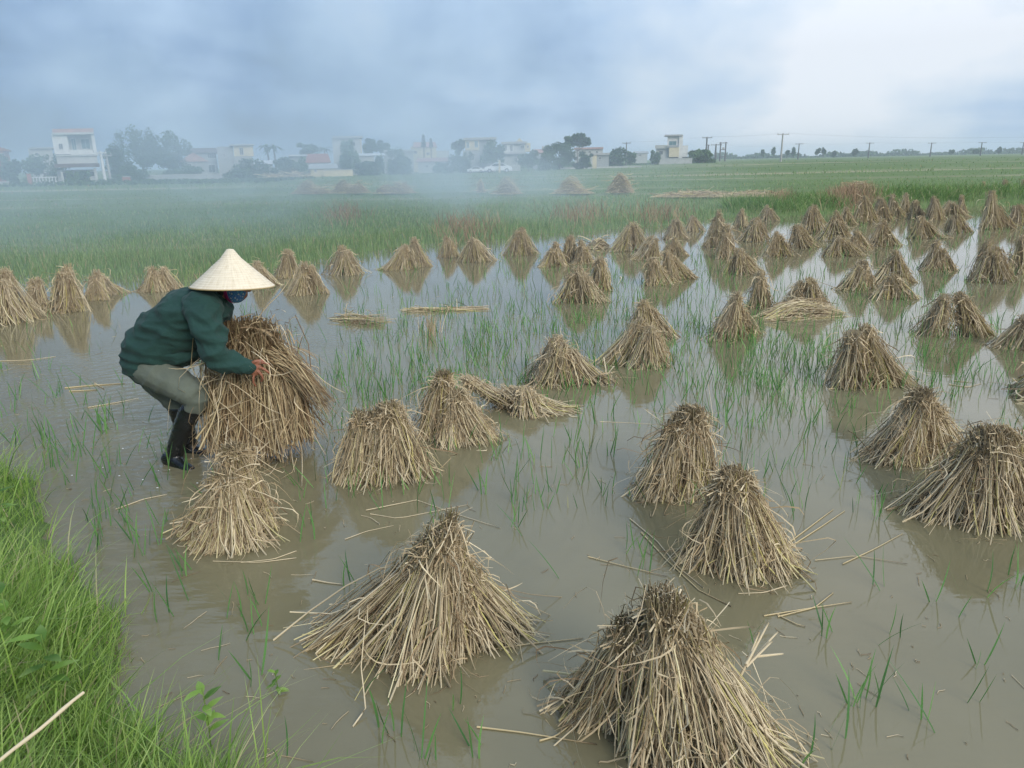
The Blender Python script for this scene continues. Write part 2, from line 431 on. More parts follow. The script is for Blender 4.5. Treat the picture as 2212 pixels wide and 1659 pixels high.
def make_sheaf(name, px, label, group, seed, near=1, bundles=None, mat='straw', lay=None, foot=-0.03, nf=1.0, wild=0.5):
    """px = (left, right, front foot y, apex x, apex y) in the photograph"""
    rng = np.random.default_rng(seed); np.random.seed(seed)
    xl, xr, yb, xt, yt = px
    c0 = G((xl + xr) / 2, yb)
    depth = (c0 - EYE).dot(fwd)
    R = (xr - xl) / 2 * depth / F
    ry = R * 0.62
    c = c0 + Vector((0, ry, 0)); c.z = 0
    # scale for moving back by ry
    cx = G((xl + xr) / 2, yb).x * (c.y / c0.y); c.x = cx
    R *= c.y / c0.y
    R *= 0.97 if c.y < 3.1 else 1.04 if c.y < 8 else (1.16 if c.y < 15 else 1.30)
    ap = P(xt, yt, c.y)
    ap.z *= 0.92 if c.y < 3.1 else (0.965 if c.y < 8 else 1.03)
    top = (ap.x - c.x, 0.0, ap.z - 0.0)
    dist = c.y
    root = empty(name, c)
    tag(root, label, 'straw sheaf', group)
    if dist < 5.2: n, rad, nl, lrad = 820, 0.0029, 640, 0.0031
    elif dist < 9: n, rad, nl, lrad = 430, 0.0036, 270, 0.0042
    elif dist < 16: n, rad, nl, lrad = 280, 0.0046, 130, 0.0055
    else: n, rad, nl, lrad = 210, 0.0062, 70, 0.0075
    n = int(n * near * nf); nl = int(nl * nf)
    hub = []
    if bundles is None:
        kb = int(rng.integers(2, 5)); lean_ = rng.normal(0, .10, 2)
        a0 = rng.uniform(0, 2 * math.pi)
        for i in range(kb):
            a = a0 + 2 * math.pi * i / kb + rng.normal(0, 0.25)
            off = rng.uniform(0.46, 0.66)
            br = rng.uniform(0.36, 0.52) * (1.2 if kb < 4 else 1.0)
            hub.append(((math.cos(a) * R * off, math.sin(a) * ry * off, foot), (R * br, ry * br * 1.1),
                        (top[0] + math.cos(a) * R * rng.uniform(.06, .24), math.sin(a) * ry * 0.25, top[2] * (1.0 if i == 0 else rng.uniform(0.70, .97))), R * rng.uniform(.07, .14), 1.0 / kb))
        if rng.random() < .38 and c.y < 22:      # one handful has slumped against the foot
            a = rng.choice([-0.3, 0.3, math.pi - .3, math.pi + .3, -1.2, -1.9]) + rng.normal(0, .2)
            hub.append(((math.cos(a) * R * .82, math.sin(a) * ry * .8, foot), (R * .30, ry * .38), (top[0] + math.cos(a) * R * .22, math.sin(a) * ry * .2, top[2] * rng.uniform(.45, .65)), R * .16, 0.2))
    else:
        for (bx, by, brx, bry, tx, ty, tz, tr, share) in bundles:   # fractions of R / top height
            hub.append(((bx * R, by * ry, foot), (brx * R, bry * ry), (top[0] + tx * R, ty * ry, top[2] * tz), R * tr * .78, share))
    for b_c, b_r, t_c, t_r, share in hub:
        nn_ = max(12, int(n * share * 1.25))
        pth, r = bundle_geo(rng, b_c, b_r, t_c, t_r, nn_, rad)
        pth[..., 2] = np.maximum(pth[..., 2], foot - 0.03)
        sides = 4 if dist < 5.2 else 3
        v_, f_, t_ = strands(pth, r, sides, rng.random(nn_))
        if dist < 22:
            link('bundle', np_mesh('bundle', v_, f_, t_), MT[mat], root)
        else:
            hub_parts.append((v_, f_, t_))
    lg = []
    for b_c, b_r, t_c, t_r, share in hub:
        m_ = max(4, int(nl * share))
        pth, r = leaf_geo(rng, b_c, b_r, t_c, t_r, m_, lrad, wild)
        fl = rng.normal(0, 1, (m_, 3)); fl /= np.linalg.norm(fl, axis=1)[:, None]
        lg.append(strands(pth, r, 2, rng.random(m_), fl))
        # head: short ragged stubs standing up
        m2 = max(5, int(nl * share * 1.3))
        s = np.array(t_c)[None] + rng.normal(0, 1, (m2, 3)) * np.array([t_r, t_r, t_r * 0.7]) * 0.75 - np.array([0, 0, t_r * .25])
        d = rng.normal(0, 0.75, (m2, 3)); d[:, 2] = abs(d[:, 2]) * .6 + 0.25
        t = np.linspace(0, 1, 4)[None, :, None]
        cu = rng.normal(0, 0.03, (m2, 3))
        pth = s[:, None] - d[:, None] * 0.05 + d[:, None] * t * rng.uniform(0.02, 0.09, m2)[:, None, None] + cu[:, None] * t * t - np.array([0, 0, 1.0]) * t ** 2 * rng.uniform(0, .10, m2)[:, None, None]
        lg.append(strands(pth, np.linspace(1, 0.4, 4)[None] * np.full((m2, 1), rad * 1.05), 2, .25 + .75 * rng.random(m2),
                          (lambda q: q / np.linalg.norm(q, axis=1)[:, None])(rng.normal(0, 1, (m2, 3)))))
    v_, f_, t_ = merge(lg)
    if dist < 22:
        link('loose_leaves', np_mesh('loose_leaves', v_, f_, t_), MT['leaf_straw'], root)
    else:
        v2, f2, t2 = merge(hub_parts + [(v_, f_, t_)]); hub_parts.clear()
        link('stems', np_mesh('stems', v2, f2, t2), MT[mat], root)
    return root
hub_parts = []

NEARG = 'straw sheaves drying in the near part of the paddy'
MIDG = 'straw sheaves drying in the middle of the paddy'
FARG = 'crowded sheaves below the grassy bund'
LEFTG = 'smoke-veiled sheaves along the far left edge'
SH = [  # left, right, front foot, apex x, apex y, label, group, options
 (660, 1170, 1478, 958, 1125, 'wide splayed sheaf at bottom centre, wings spread left and right', NEARG,
    dict(bundles=[(-0.58, 0.10, 0.46, 0.55, -0.10, -0.1, 0.90, 0.10, 0.30), (0.02, -0.42, 0.36, 0.62, -0.01, -0.1, 0.97, 0.10, 0.36),
                  (0.60, 0.18, 0.42, 0.55, 0.08, 0.1, 0.66, 0.12, 0.24), (0.0, 0.6, 0.5, 0.4, -0.05, 0.2, 0.9, 0.12, 0.14),
                  (-0.02, 0.0, 0.09, 0.2, 0.05, 0.0, 1.10, 0.05, 0.05)], near=1.9)),
 (1190, 1700, 1705, 1440, 1268, 'biggest sheaf, cut off by the bottom edge of the photo', NEARG,
    dict(bundles=[(-0.66, 0.55, 0.34, 0.45, -0.26, 0.1, 0.80, 0.11, 0.28), (-0.12, -0.25, 0.34, 0.6, -0.03, -0.1, 1.0, 0.10, 0.26),
                  (0.50, -0.40, 0.48, 0.66, 0.08, -0.1, 0.90, 0.13, 0.34), (0.1, 0.5, 0.5, 0.4, 0.0, 0.2, 0.95, 0.12, 0.16)], near=2.1)),
 (1455, 1738, 1268, 1588, 1003, 'sheaf left of the crossed floating straws, front one of an overlapping pair', NEARG,
    dict(bundles=[(-0.60, 0.25, 0.36, 0.6, -0.10, 0, 0.92, 0.12, 0.22), (0.05, -0.35, 0.42, 0.6, 0.0, 0, 1.0, 0.14, 0.34),
                  (0.58, -0.1, 0.38, 0.6, 0.12, 0, 0.93, 0.12, 0.26), (0.0, 0.5, 0.5, 0.4, 0.0, 0.2, 0.95, 0.12, 0.16)], near=1.35)),
 (1348, 1558, 1092, 1482, 880, 'sheaf with a long straw pointing left, rear one of an overlapping pair', NEARG, dict(near=1.3)),
 (1935, 2300, 1165, 2150, 925, 'large tangled sheaf cut off by the right edge of the photo', NEARG,
    dict(bundles=[(-0.62, 0.2, 0.34, 0.6, -0.18, 0, 0.80, 0.14, 0.22), (0.0, -0.35, 0.42, 0.6, 0.0, 0, 0.95, 0.16, 0.34),
                  (0.52, -0.2, 0.42, 0.6, 0.10, 0, 0.98, 0.14, 0.28), (0.1, 0.5, 0.5, 0.4, 0.0, 0.2, 0.95, 0.12, 0.16)], near=1.5)),
 (1866, 2085, 1020, 2012, 843, 'pointed sheaf just behind the large tangled sheaf at the right', NEARG, dict(near=1.2)),
 (380, 630, 1195, 492, 968, 'sheaf standing in front of the farmer, near the grassy bank', NEARG, dict(near=1.1, wild=0.8)),
 (716, 950, 1056, 832, 872, 'broad flat-topped sheaf just right of the bundle the farmer holds', NEARG,
    dict(bundles=[(-0.60, -0.1, 0.34, 0.7, -0.42, 0, 0.88, 0.14, 0.25), (-0.08, -0.3, 0.40, 0.6, -0.08, 0, 0.95, 0.16, 0.30),
                  (0.48, -0.1, 0.42, 0.6, 0.10, 0, 1.0, 0.14, 0.28), (0.0, 0.4, 0.6, 0.5, -0.05, 0, 0.9, 0.25, 0.17)], near=1.3)),
 (888, 1072, 968, 972, 808, 'bristly-topped sheaf between the flat-topped sheaf and the collapsed heap', NEARG, dict(near=1.2)),
 (1110, 1312, 842, 1215, 731, 'sheaf behind the collapsed heap, with a tail of straw on its right', MIDG, {}),
 (1290, 1470, 800, 1400, 692, 'front sheaf of the overlapping pair above the image centre', MIDG, dict(wild=0.3)),
 (1335, 1466, 738, 1398, 647, 'rear sheaf of the overlapping pair above the image centre', MIDG, {}),
 (1775, 1957, 846, 1862, 705, 'tall lone cone-shaped sheaf right of centre amid rice shoots', MIDG, dict(near=1.2)),
 (1512, 1658, 738, 1594, 632, 'broad sheaf left of the one with a fallen bundle', MIDG, {}),
 (1590, 1678, 667, 1641, 592, 'slim sheaf half hidden behind the broad sheaf beside the fallen bundle', MIDG, {}),
 (1692, 1800, 678, 1743, 604, 'sheaf standing behind a fallen bundle', MIDG, {}),
 (1977, 2137, 734, 2062, 633, 'wide-based sheaf at the right beside tall rice shoots', MIDG, {}),
 (2137, 2290, 765, 2232, 682, 'sheaf cut by the right edge behind the tall rice shoots', MIDG, {}),
 (1199, 1318, 657, 1248, 582, 'left sheaf of the leaning pair near the green rice rows', MIDG, {}),
 (1264, 1325, 629, 1296, 560, 'right, narrower sheaf of the leaning pair near the green rice rows', MIDG, {}),
 (1370, 1478, 617, 1410, 560, 'low spreading sheaf in front of its darker twin', MIDG, {}),
 (1428, 1502, 606, 1444, 545, 'dark sheaf tilted right, behind the low spreading one', MIDG, {}),
 (1558, 1649, 595, 1597, 540, 'front sheaf of the diagonal row of three', MIDG, {}),
 (1537, 1604, 560, 1571, 489, 'middle sheaf of the diagonal row of three', MIDG, {}),
 (1519, 1575, 536, 1550, 459, 'rear and tallest sheaf of the diagonal row of three', MIDG, {}),
 (1094, 1158, 553, 1122, 496, 'rounded sheaf alone in front of the green grass edge', MIDG, {}),
 (1156, 1220, 578, 1195, 527, 'leftmost sheaf of the trio, dark and olive', MIDG, {}),
 (1212, 1254, 568, 1231, 512, 'rear sheaf of the trio, half hidden between two others', MIDG, {}),
 (1238, 1288, 571, 1261, 522, 'rightmost sheaf of the trio, pale and upright', MIDG, {}),
 (1318, 1396, 544, 1362, 484, 'bulky dark sheaf beside a low heap at the grass edge', MIDG, {}),
 (1365, 1430, 562, 1412, 513, 'small sheaf just in front of the bulky dark sheaf', MIDG, {}),
 (1430, 1490, 554, 1457, 515, 'squat pale sheaf behind the tilted dark sheaf', MIDG, {}),
 (1428, 1482, 518, 1456, 476, 'sheaf at the grass edge with one long straw standing from its top', MIDG, {}),
 (1477, 1517, 501, 1499, 468, 'small dark sheaf at the grass edge, right of the one with the long straw', MIDG, {}),
 (1580, 1622, 494, 1602, 454, 'small sheaf right of the tallest one of the diagonal row', FARG, {}),
 (1602, 1664, 523, 1631, 474, 'shaggy sheaf before the small one by the green bund', FARG, {}),
 (1638, 1684, 478, 1660, 445, 'sheaf by open water at the foot of the brown reeds', FARG, {}),
 (1643, 1709, 556, 1680, 504, 'lone little sheaf mirrored in bright water, left of the crowd', FARG, {}),
 (1724, 1784, 505, 1756, 446, 'tall double-topped sheaf at the left end of the crowd', FARG, {}),
 (1700, 1768, 537, 1722, 489, 'slanting sheaf in front of the double-topped one', FARG, {}),
 (1774, 1846, 522, 1806, 460, 'leaning sheaf right of the double-topped one', FARG, {}),
 (1816, 1850, 486, 1829, 450, 'narrow sheaf peeking over the leaning one', FARG, {}),
 (1849, 1892, 483, 1866, 428, 'sharp-peaked sheaf standing before the brown reeds on the bund', FARG, {}),
 (1779, 1872, 556, 1813, 512, 'wide sheaf with a drooping right side, front of the crowd', FARG, {}),
 (1829, 1888, 543, 1847, 501, 'dark stooping sheaf touching the wide drooping one', FARG, {}),
 (1873, 1943, 533, 1907, 478, 'sheaf at the left bank of the bright gap of water', FARG, {}),
 (1883, 1932, 478, 1904, 428, 'back-row sheaf next right of the sharp-peaked one', FARG, {}),
 (1912, 1952, 470, 1933, 423, 'back-row sheaf against bright bund grass, left of the feathery one', FARG, {}),
 (1940, 1975, 465, 1957, 420, 'back-row sheaf with feathery straws blowing right', FARG, {}),
 (1956, 2002, 474, 1977, 435, 'short round sheaf in front of the feathery one', FARG, {}),
 (1998, 2034, 476, 2019, 428, 'thin sheaf topped with a bright straw and a twig', FARG, {}),
 (1969, 2043, 517, 1993, 470, 'squat sheaf overhanging the bright gap of water', FARG, {}),
 (2026, 2088, 472, 2056, 436, 'wide low sheaf between the thin one and the bund', FARG, {}),
 (2038, 2098, 504, 2064, 466, 'ragged sheaf right of the squat overhanging one', FARG, {}),
 (2063, 2093, 460, 2078, 424, 'little sheaf tucked against the bund tussock', FARG, {}),
 (2094, 2178, 496, 2141, 418, 'tallest and broadest sheaf of the crowd at the far right', FARG, dict(near=1.3)),
 (2173, 2240, 488, 2197, 445, 'sheaf right of the broadest one, against bund grass', FARG, {}),
 (2200, 2262, 478, 2226, 436, 'sheaf cut by the right edge at the end of the crowd', FARG, {}),
 (1982, 2068, 587, 2030, 523, 'evenly shaped sheaf standing alone on bright water', MIDG, {}),
 (2089, 2198, 613, 2146, 524, 'sharp tall sheaf mirrored in bright water near the right edge', MIDG, {}),
 (2164, 2275, 592, 2208, 514, 'sheaf half behind the sharp tall one at the right edge', MIDG, {}),
 (1810, 1886, 629, 1864, 566, 'left sheaf of the cluster of three on bright water', MIDG, {}),
 (1886, 1972, 614, 1932, 546, 'rear and tallest sheaf of the cluster of three on bright water', MIDG, {}),
 (1881, 1976, 650, 1926, 596, 'front low sheaf of the cluster of three on bright water', MIDG, {}),
 (-70, 91, 703, 2, 590, 'sheaf cut by the left edge, its foot spreading right', LEFTG, {}),
 (49, 108, 669, 73, 605, 'small sheaf between the edge sheaf and the tall left one', LEFTG, {}),
 (106, 194, 677, 141, 579, 'tallest of the left sheaves, broad and round-topped', LEFTG, {}),
 (178, 234, 650, 203, 588, 'sheaf right of the tallest left one', LEFTG, {}),
 (212, 281, 637, 222, 598, 'slumped sheaf trailing right on the water', LEFTG, {}),
 (300, 360, 632, 331, 579, 'left half of the twin-topped sheaf pair behind the farmer', LEFTG, {}),
 (343, 396, 629, 352, 580, 'right half of the twin-topped sheaf pair behind the farmer', LEFTG, {}),
 (541, 604, 620, 556, 567, 'sheaf partly hidden by the conical hat', LEFTG, {}),
 (590, 650, 602, 622, 543, 'rear sheaf of the pair just right of the conical hat', LEFTG, {}),
 (620, 712, 639, 662, 570, 'front sheaf of the pair just right of the conical hat', LEFTG, {}),
 (704, 792, 596, 745, 536, 'neat pale sheaf alone in the thin smoke', LEFTG, {}),
 (821, 902, 585, 872, 532, 'left, lower sheaf of the wide hazy pair', LEFTG, {}),
 (864, 936, 577, 893, 517, 'right, peaked sheaf of the wide hazy pair', LEFTG, {}),
 (948, 995, 557, 969, 512, 'small slim hazy sheaf just left of a wider one', LEFTG, {}),
 (993, 1061, 567, 1023, 518, 'wider hazy sheaf right of the small slim one', LEFTG, {}),
]
for i, (a, b, c, d, e, lab, grp, opt) in enumerate(SH):
    make_sheaf('straw_sheaf', (a, b, c, d, e), lab, grp, 100 + i, **opt)

# lying bundles and heaps ------------------------------------------------------
def lying(name, p0, p1, w, h, n, rad, label, group=None, seed=1, cat='straw heap', wild=1.0, mat='straw', z0=0.0):
    """straw lying from p0 to p1 (world), width w, height h"""
    rng = np.random.default_rng(seed); np.random.seed(seed)
    p0 = np.array(p0); p1 = np.array(p1)
    c = (p0 + p1) / 2; ax = p1 - p0; L = np.linalg.norm(ax[:2]); ax = ax / np.linalg.norm(ax)
    sd_ = np.array([-ax[1], ax[0], 0])
    root = empty(name, (c[0], c[1], z0)); tag(root, label, cat, group)
    s = rng.normal(0, 0.5, n).clip(-1, 1); hgt = rng.random(n) * np.sqrt(np.clip(1 - s ** 2, 0, 1))
    l = np.minimum(rng.uniform(0.35, 0.9, n) * L, rng.uniform(0.5, 1.0, n)); m_ = rng.uniform(-0.5, 0.5, n) * (L - l)
    yaw = rng.normal(0, 0.22 * wild, n); pt = rng.normal(0, 0.12 * wild, n)
    d = ax[None] * np.cos(yaw)[:, None] + sd_[None] * np.sin(yaw)[:, None]; d[:, 2] += pt
    cc = ax[None] * m_[:, None] + sd_[None] * (s * w / 2)[:, None]
    lump = 0.62 + 0.38 * np.sin(m_ / max(L, .1) * 11 + seed) if L > 1.5 else 1.0
    cc[:, 2] = hgt * h * (1 - 0.5 * np.abs(m_) / (L / 2)) * lump
    t = np.linspace(-0.5, 0.5, 5)[None, :, None]
    path = cc[:, None] + d[:, None] * l[:, None, None] * t
    path[..., 2] -= (4 * t[..., 0] ** 2) * (0.35 * h * rng.random(n))[:, None]
    path += rng.normal(0, 0.01, path.shape)
    path[..., 2] = np.maximum(path[..., 2], -0.004)
    if L < 6 and h > .15:
        u = np.abs(path @ ax) / (L / 2)
        path[..., 2] *= np.clip(1.12 - u ** 1.4 * .95, .10, 1.1)
    r = np.linspace(1, .6, 5)[None] * (rad * rng.uniform(0.6, 1.2, n))[:, None]
    v_, f_, t_ = strands(path, r, 3, rng.random(n))
    link('stems', np_mesh('stems', v_, f_, t_), MT[mat], root)
    nl = n // 3
    s2 = cc[:nl] + np.array([0, 0, 0.015]); dd = rng.normal(0, 1, (nl, 3)); dd[:, 2] *= 0.3
    t = np.linspace(0, 1, 5)[None, :, None]
    pth = s2[:, None] + dd[:, None] * t * 0.12 * (rad / 0.004) + rng.normal(0, .04, (nl, 3))[:, None] * np.sin(t * math.pi)
    pth[..., 2] = np.maximum(pth[..., 2], 0.003)
    fl = rng.normal(0, 1, (nl, 3)); fl /= np.linalg.norm(fl, axis=1)[:, None]
    v_, f_, t_ = strands(pth, np.full((nl, 5), rad), 2, rng.random(nl), fl)
    link('loose_leaves', np_mesh('loose_leaves', v_, f_, t_), MT['leaf_straw'], root)
    return root
g = lambda x, y, z=0.0: tuple(G(x, y, z))
# collapsed sheaf in the middle: one bundle leaning from upper left, one fan lying to the right
make_sheaf('straw_sheaf', (1060, 1278, 912, 1085, 840), 'collapsed sheaf lying low and fanned out to the right', NEARG, 301,
           bundles=[(0.45, 0.0, 0.5, 0.5, 0.30, 0.4, 0.85, 0.10, 0.4), (-0.25, -0.30, 0.35, 0.5, 0.42, 0.1, 1.0, 0.12, 0.35),
                    (0.25, -0.25, 0.5, 0.4, 0.10, 0.5, 0.8, 0.2, 0.35)])
make_sheaf('straw_sheaf', (1030, 1160, 890, 1012, 815), 'slanting bundle leaning left against the collapsed sheaf', NEARG, 302,
           bundles=[(0.45, -0.1, 0.45, 0.5, 0.0, 0.0, 1.0, 0.16, 1.0)], nf=0.55)
p0, p1 = G(1638, 694), G(1800, 668)
lying('fallen_bundle', (p0.x, p0.y + .1, .05), (p1.x, p1.y - .25, .10), 0.36, 0.20, 300, 0.0052, 'fallen bundle lying sideways before a standing sheaf', None, 310, wild=0.6)
p0, p1 = G(1272, 538), G(1318, 536)
lying('straw_heap', tuple(p0), tuple(p1), 0.7, 0.24, 110, 0.0085, 'flattened heap on the water left of the bulky dark sheaf', None, 311)
p0, p1 = G(1290, 822), G(1322, 835)
lying('straw_heap', tuple(p0), tuple(p1), 0.16, 0.08, 60, 0.0045, 'little tail of straw at the right foot of a sheaf', None, 312)
p0, p1 = G(715, 690), G(845, 700)
lying('straw_heap', tuple(p0), tuple(p1), 0.22, 0.07, 90, 0.0048, 'brown mat of straw floating left of the dry stubble clump', None, 313)
p0, p1 = G(862, 672), G(1066, 668)
lying('straw_heap', tuple(p0), tuple(p1), 0.22, 0.03, 70, 0.0048, 'long thin mat of straw floating behind the dry stubble clump', None, 314, wild=0.4)
p0, p1 = G(2180, 850), G(2300, 862)
lying('straw_heap', tuple(p0), tuple(p1), 0.5, 0.20, 220, 0.0048, 'low straw pile cut off at the right edge, above the large tangled sheaf', None, 315)
# straw left on the fields beyond
HEAPS = [(1100 * .576, 1245 * .576, 421, 16, 'longest pinkish straw heap on the hazy field, left end'),
         (1245 * .576, 1386 * .576, 421, 19, 'upright tufted straw heap joined to the longest heap'),
         (1412 * .576, 1555 * .576, 421, 17, 'two-humped straw heap on the hazy field left of the smoke'),
         (1030, 1048, 420, 13, 'tiny straw heap left of the domed one'),
         (1062, 1128, 423, 22, 'domed bright straw heap on the hazy field'),
         (1190, 1282, 422, 22, 'long dark straw heap on the hazy field'),
         (1310, 1370, 421, 25, 'peaked straw heap at the right end of the field heaps'),
         (1412, 1700, 428, 8, 'very low long windrow of straw in the green grass'),
         (1755 * 1.04, 1755 * 1.04 + 60, 418, 12, 'straw mat on the bund by the brown reeds')]
for i, (x0, x1, yb, hp, lab) in enumerate(HEAPS):
    a = G(x0, yb, 0.05); b = G(x1, yb, 0.05)
    hh = hp * a.y / F * 1.1
    wdt = min(2.2, (b.x - a.x) * 0.45)
    lying('straw_heap', (a.x, a.y, 0), (b.x, b.y, 0), wdt, hh * (1.9 if i < 4 else 1.45), int(300 + (x1 - x0) * 6), 0.0105, lab, 'straw heaps on the far field', 330 + i,
          z0=float(terrain(a.x, a.y)) + .08, wild=1.5, mat='straw')
for i, (x0, x1, yb, yt, lab) in enumerate([(2110, 2137, 413, 394, 'small sheaf left on the field behind the bund, leftmost of three'),
                                          (2158, 2190, 417, 391, 'middle sheaf of the three behind the bund'),
                                          (2196, 2232, 417, 391, 'right sheaf of the three behind the bund, cut by the edge')]):
    make_sheaf('straw_sheaf', (x0, x1, yb + 12, (x0 + x1) / 2, yt), lab, 'sheaves behind the bund', 350 + i)

# ------------------------------------------------------------------ rice shoots in the water
def tuft_geo(rng, n, hmin, hmax, wid, spread=0.03, lean=0.22):
    b = np.stack([rng.normal(0, spread, n), rng.normal(0, spread, n), np.full(n, -0.03)], 1)
    hgt = rng.uniform(hmin, hmax, n)
    d = np.stack([rng.normal(0, lean, n), rng.normal(0, lean, n), np.ones(n)], 1)
    bend = rng.normal(0, 0.16, (n, 2))
    k = 6; t = np.linspace(0, 1, k)[None, :, None]
    path = b[:, None] + d[:, None] * (hgt + 0.03)[:, None, None] * t
    path[..., 0] += bend[:, 0:1] * hgt[:, None] * t[..., 0] ** 2
    path[..., 1] += bend[:, 1:2] * hgt[:, None] * t[..., 0] ** 2
    r = (wid * np.array([0.55, 0.8, 1.0, 0.9, 0.6, 0.06]))[None] * rng.uniform(0.7, 1.2, n)[:, None]
    a = rng.uniform(-0.9, 0.9, n)
    fl = np.stack([np.cos(a), np.sin(a), np.zeros(n)], 1)
    return strands(path, r, 2, rng.random(n), fl)

np.random.seed(5)
protos = []
for k in range(12):
    rng = np.random.default_rng(500 + k)
    n = [2, 3, 4, 5, 3, 6, 2, 1, 4, 7, 3, 5][k]
    protos.append(np_mesh('rice_tuft', *tuft_geo(rng, n, 0.10, [0.20, 0.25, 0.24, 0.27][k % 4], 0.0034, 0.020 + 0.004 * n)))
    protos[-1].materials.append(MT['rice'])
NEAR_T = [(30, 890), (60, 935), (100, 962), (85, 905), (150, 985), (225, 1175), (240, 1115), (290, 1062), (190, 985), (398, 1030), (378, 1000),
 (298, 1205), (327, 1345), (428, 1290), (545, 1285), (566, 1310), (664, 1135), (656, 1165), (950, 1135), (1118, 1125), (1132, 1152),
 (1106, 1088), (1175, 1098), (1350, 1192), (1394, 1235), (1402, 1205), (1045, 1072), (1212, 1242), (1320, 985), (1242, 955), (1640, 990),
 (1622, 925), (1716, 1070), (1893, 1112), (1906, 1268), (1897, 1266), (2022, 1305), (2128, 1283), (2189, 1244), (2082, 1335), (1776, 1381),
 (1891, 1402), (1935, 1372), (1848, 1528), (1857, 1521), (1877, 1521), (1889, 1506), (2004, 1564), (2027, 1570), (2102, 1515), (2122, 1442),
 (1734, 1647), (1810, 1595), (1618, 1393), (734, 1273), (771, 1506), (833, 1577), (923, 1638), (984, 1526), (855, 1590), (896, 1632), (1027, 1648),
 (512, 1395), (470, 1420), (560, 1470), (608, 1640), (545, 1365), (340, 1280), (395, 1250), (262, 1010), (205, 1100), (350, 1130), (1485, 830),
 (500, 1330), (330, 1180), (270, 1140), (215, 1050), (120, 1010), (1370, 1180), (1215, 1000), (1128, 990), (1355, 760), (2200, 1260), (1500, 1010)]
rng = np.random.default_rng(78)
for _ in range(52):
    x = rng.uniform(10, 400); y = rng.uniform(800, 1230)
    if y < 980 + x * 0.9 and not (230 < x and y < 960): NEAR_T.append((x, y))
rng = np.random.default_rng(77)
def dens(x, y):
    """how thick the shoots stand, read off the photograph"""
    g_ = lambda cx, cy, sx, sy: math.exp(-((x - cx) / sx) ** 2 - ((y - cy) / sy) ** 2)
    return 0.10 + (g_(1050, 740, 260, 90) * 0.8 + g_(900, 850, 190, 60) * 0.8 + g_(1500, 700, 230, 90) * 0.55 + g_(1620, 840, 170, 110) * 0.9 +
            g_(1750, 760, 120, 60) * 0.7 + g_(2050, 680, 160, 70) * 0.45 + g_(2100, 830, 100, 80) * 0.3 + g_(760, 880, 60, 90) * 0.4 +
            g_(1400, 620, 200, 50) * 0.5 + g_(1250, 640, 150, 50) * 0.55 + g_(1980, 780, 80, 80) * 0.5 + g_(100, 900, 130, 70) * 0.35 + 0.05 + g_(1900, 640, 300, 50) * 0.4)
mid = []
while len(mid) < 195:
    x, y = rng.uniform(0, 2212), rng.uniform(620, 1010)
    if rng.random() < dens(x, y) * (0.35 + 0.65 * (1010 - y) / 390):
        if x < 700 and y < 1000 and 240 < x and y > 760: continue
        mid.append((x, y))
def region(x, y):
    if x < 330: return 'sparse rice shoots in the rippled water behind the left bank'
    if y > 1150 and x > 1550: return 'lone rice blades in the open brown water at lower right'
    if y > 1150: return 'thin rice blades round the wide splayed sheaf and the bank'
    if y > 1000: return 'rice shoots in the open water between the front sheaves'
    if x < 1290: return 'rice shoots in the green patch behind the collapsed sheaf'
    if x < 1760: return 'rice shoots in the rows left of the lone cone-shaped sheaf'
    return 'rice shoots standing in the bright water at the right'
ANCH = {'wide splayed sheaf': (915, 1440), 'biggest sheaf': (1440, 1600), 'front overlapping sheaf': (1595, 1230), 'rear overlapping sheaf': (1450, 1050),
        'tangled sheaf at the right edge': (2120, 1130), 'pointed sheaf at the right': (1975, 990), 'sheaf before the farmer': (505, 1160), 'flat-topped sheaf': (833, 1030),
        'bristly-topped sheaf': (980, 940), 'collapsed sheaf': (1170, 890), 'sheaf with a straw tail': (1211, 820), 'tall lone cone-shaped sheaf': (1866, 820),
        'fallen bundle': (1720, 690), 'near grassy bank': (60, 1050), 'dry stubble clump': (932, 722), 'farmer': (380, 960), 'leaning pair of sheaves': (1262, 640), 'wide-based sheaf at the right': (2056, 715)}
AN3 = {k_: G(*v_) for k_, v_ in ANCH.items()}
used_ = {}
WORD = {1: 'single-bladed', 2: 'two-bladed', 3: 'three-bladed', 4: 'four-bladed', 5: 'five-bladed', 6: 'six-bladed', 7: 'seven-bladed'}
ORD = ['nearest', 'second nearest', 'third nearest', 'fourth nearest', 'fifth nearest', 'sixth nearest', 'seventh nearest', 'eighth nearest']
NBL = [2, 3, 4, 5, 3, 6, 2, 1, 4, 7, 3, 5]
rice_list = []
for k, (x, y) in enumerate(NEAR_T + mid):
    p = G(x, y)
    o = bpy.data.objects.new('rice_tuft', protos[[0, 1, 4, 6, 7, 10, 2][int(rng.integers(0, 7))] if k >= len(NEAR_T) else [0, 1, 6, 4, 10, 2, 7][k % 7]])
    scene.collection.objects.link(o)
    sc_ = rng.uniform(0.75, 1.15) * (1.0 if k < len(NEAR_T) else rng.uniform(0.9, 1.25))
    o.location = p; o.rotation_euler = (0, 0, rng.uniform(-0.7, 0.7) + (math.pi if rng.random() < .5 else 0)); o.scale = (sc_, sc_, sc_)
    an = min(AN3, key=lambda q_: (AN3[q_] - p).length); dv = p - AN3[an]
    dr = ('right of' if dv.x > 0 else 'left of') if abs(dv.x) > abs(dv.y) * .7 else ('behind' if dv.y > 0 else 'in front of')
    rice_list.append((dv.length, o, NBL[protos.index(o.data)], dr, an, x, y))
rice_list.sort(key=lambda q_: q_[0])
for _, o, nb, dr, an, x, y in rice_list:
    key = (nb, dr, an); i_ = used_.get(key, 0); used_[key] = i_ + 1
    if i_ < 8: tag(o, f'{WORD[nb]} rice shoot, {ORD[i_]} such {dr} the {an}', 'rice plant', 'rice shoots standing in the water')
    else: tag(o, region(x, y), 'rice plant', 'rice shoots standing in the water')
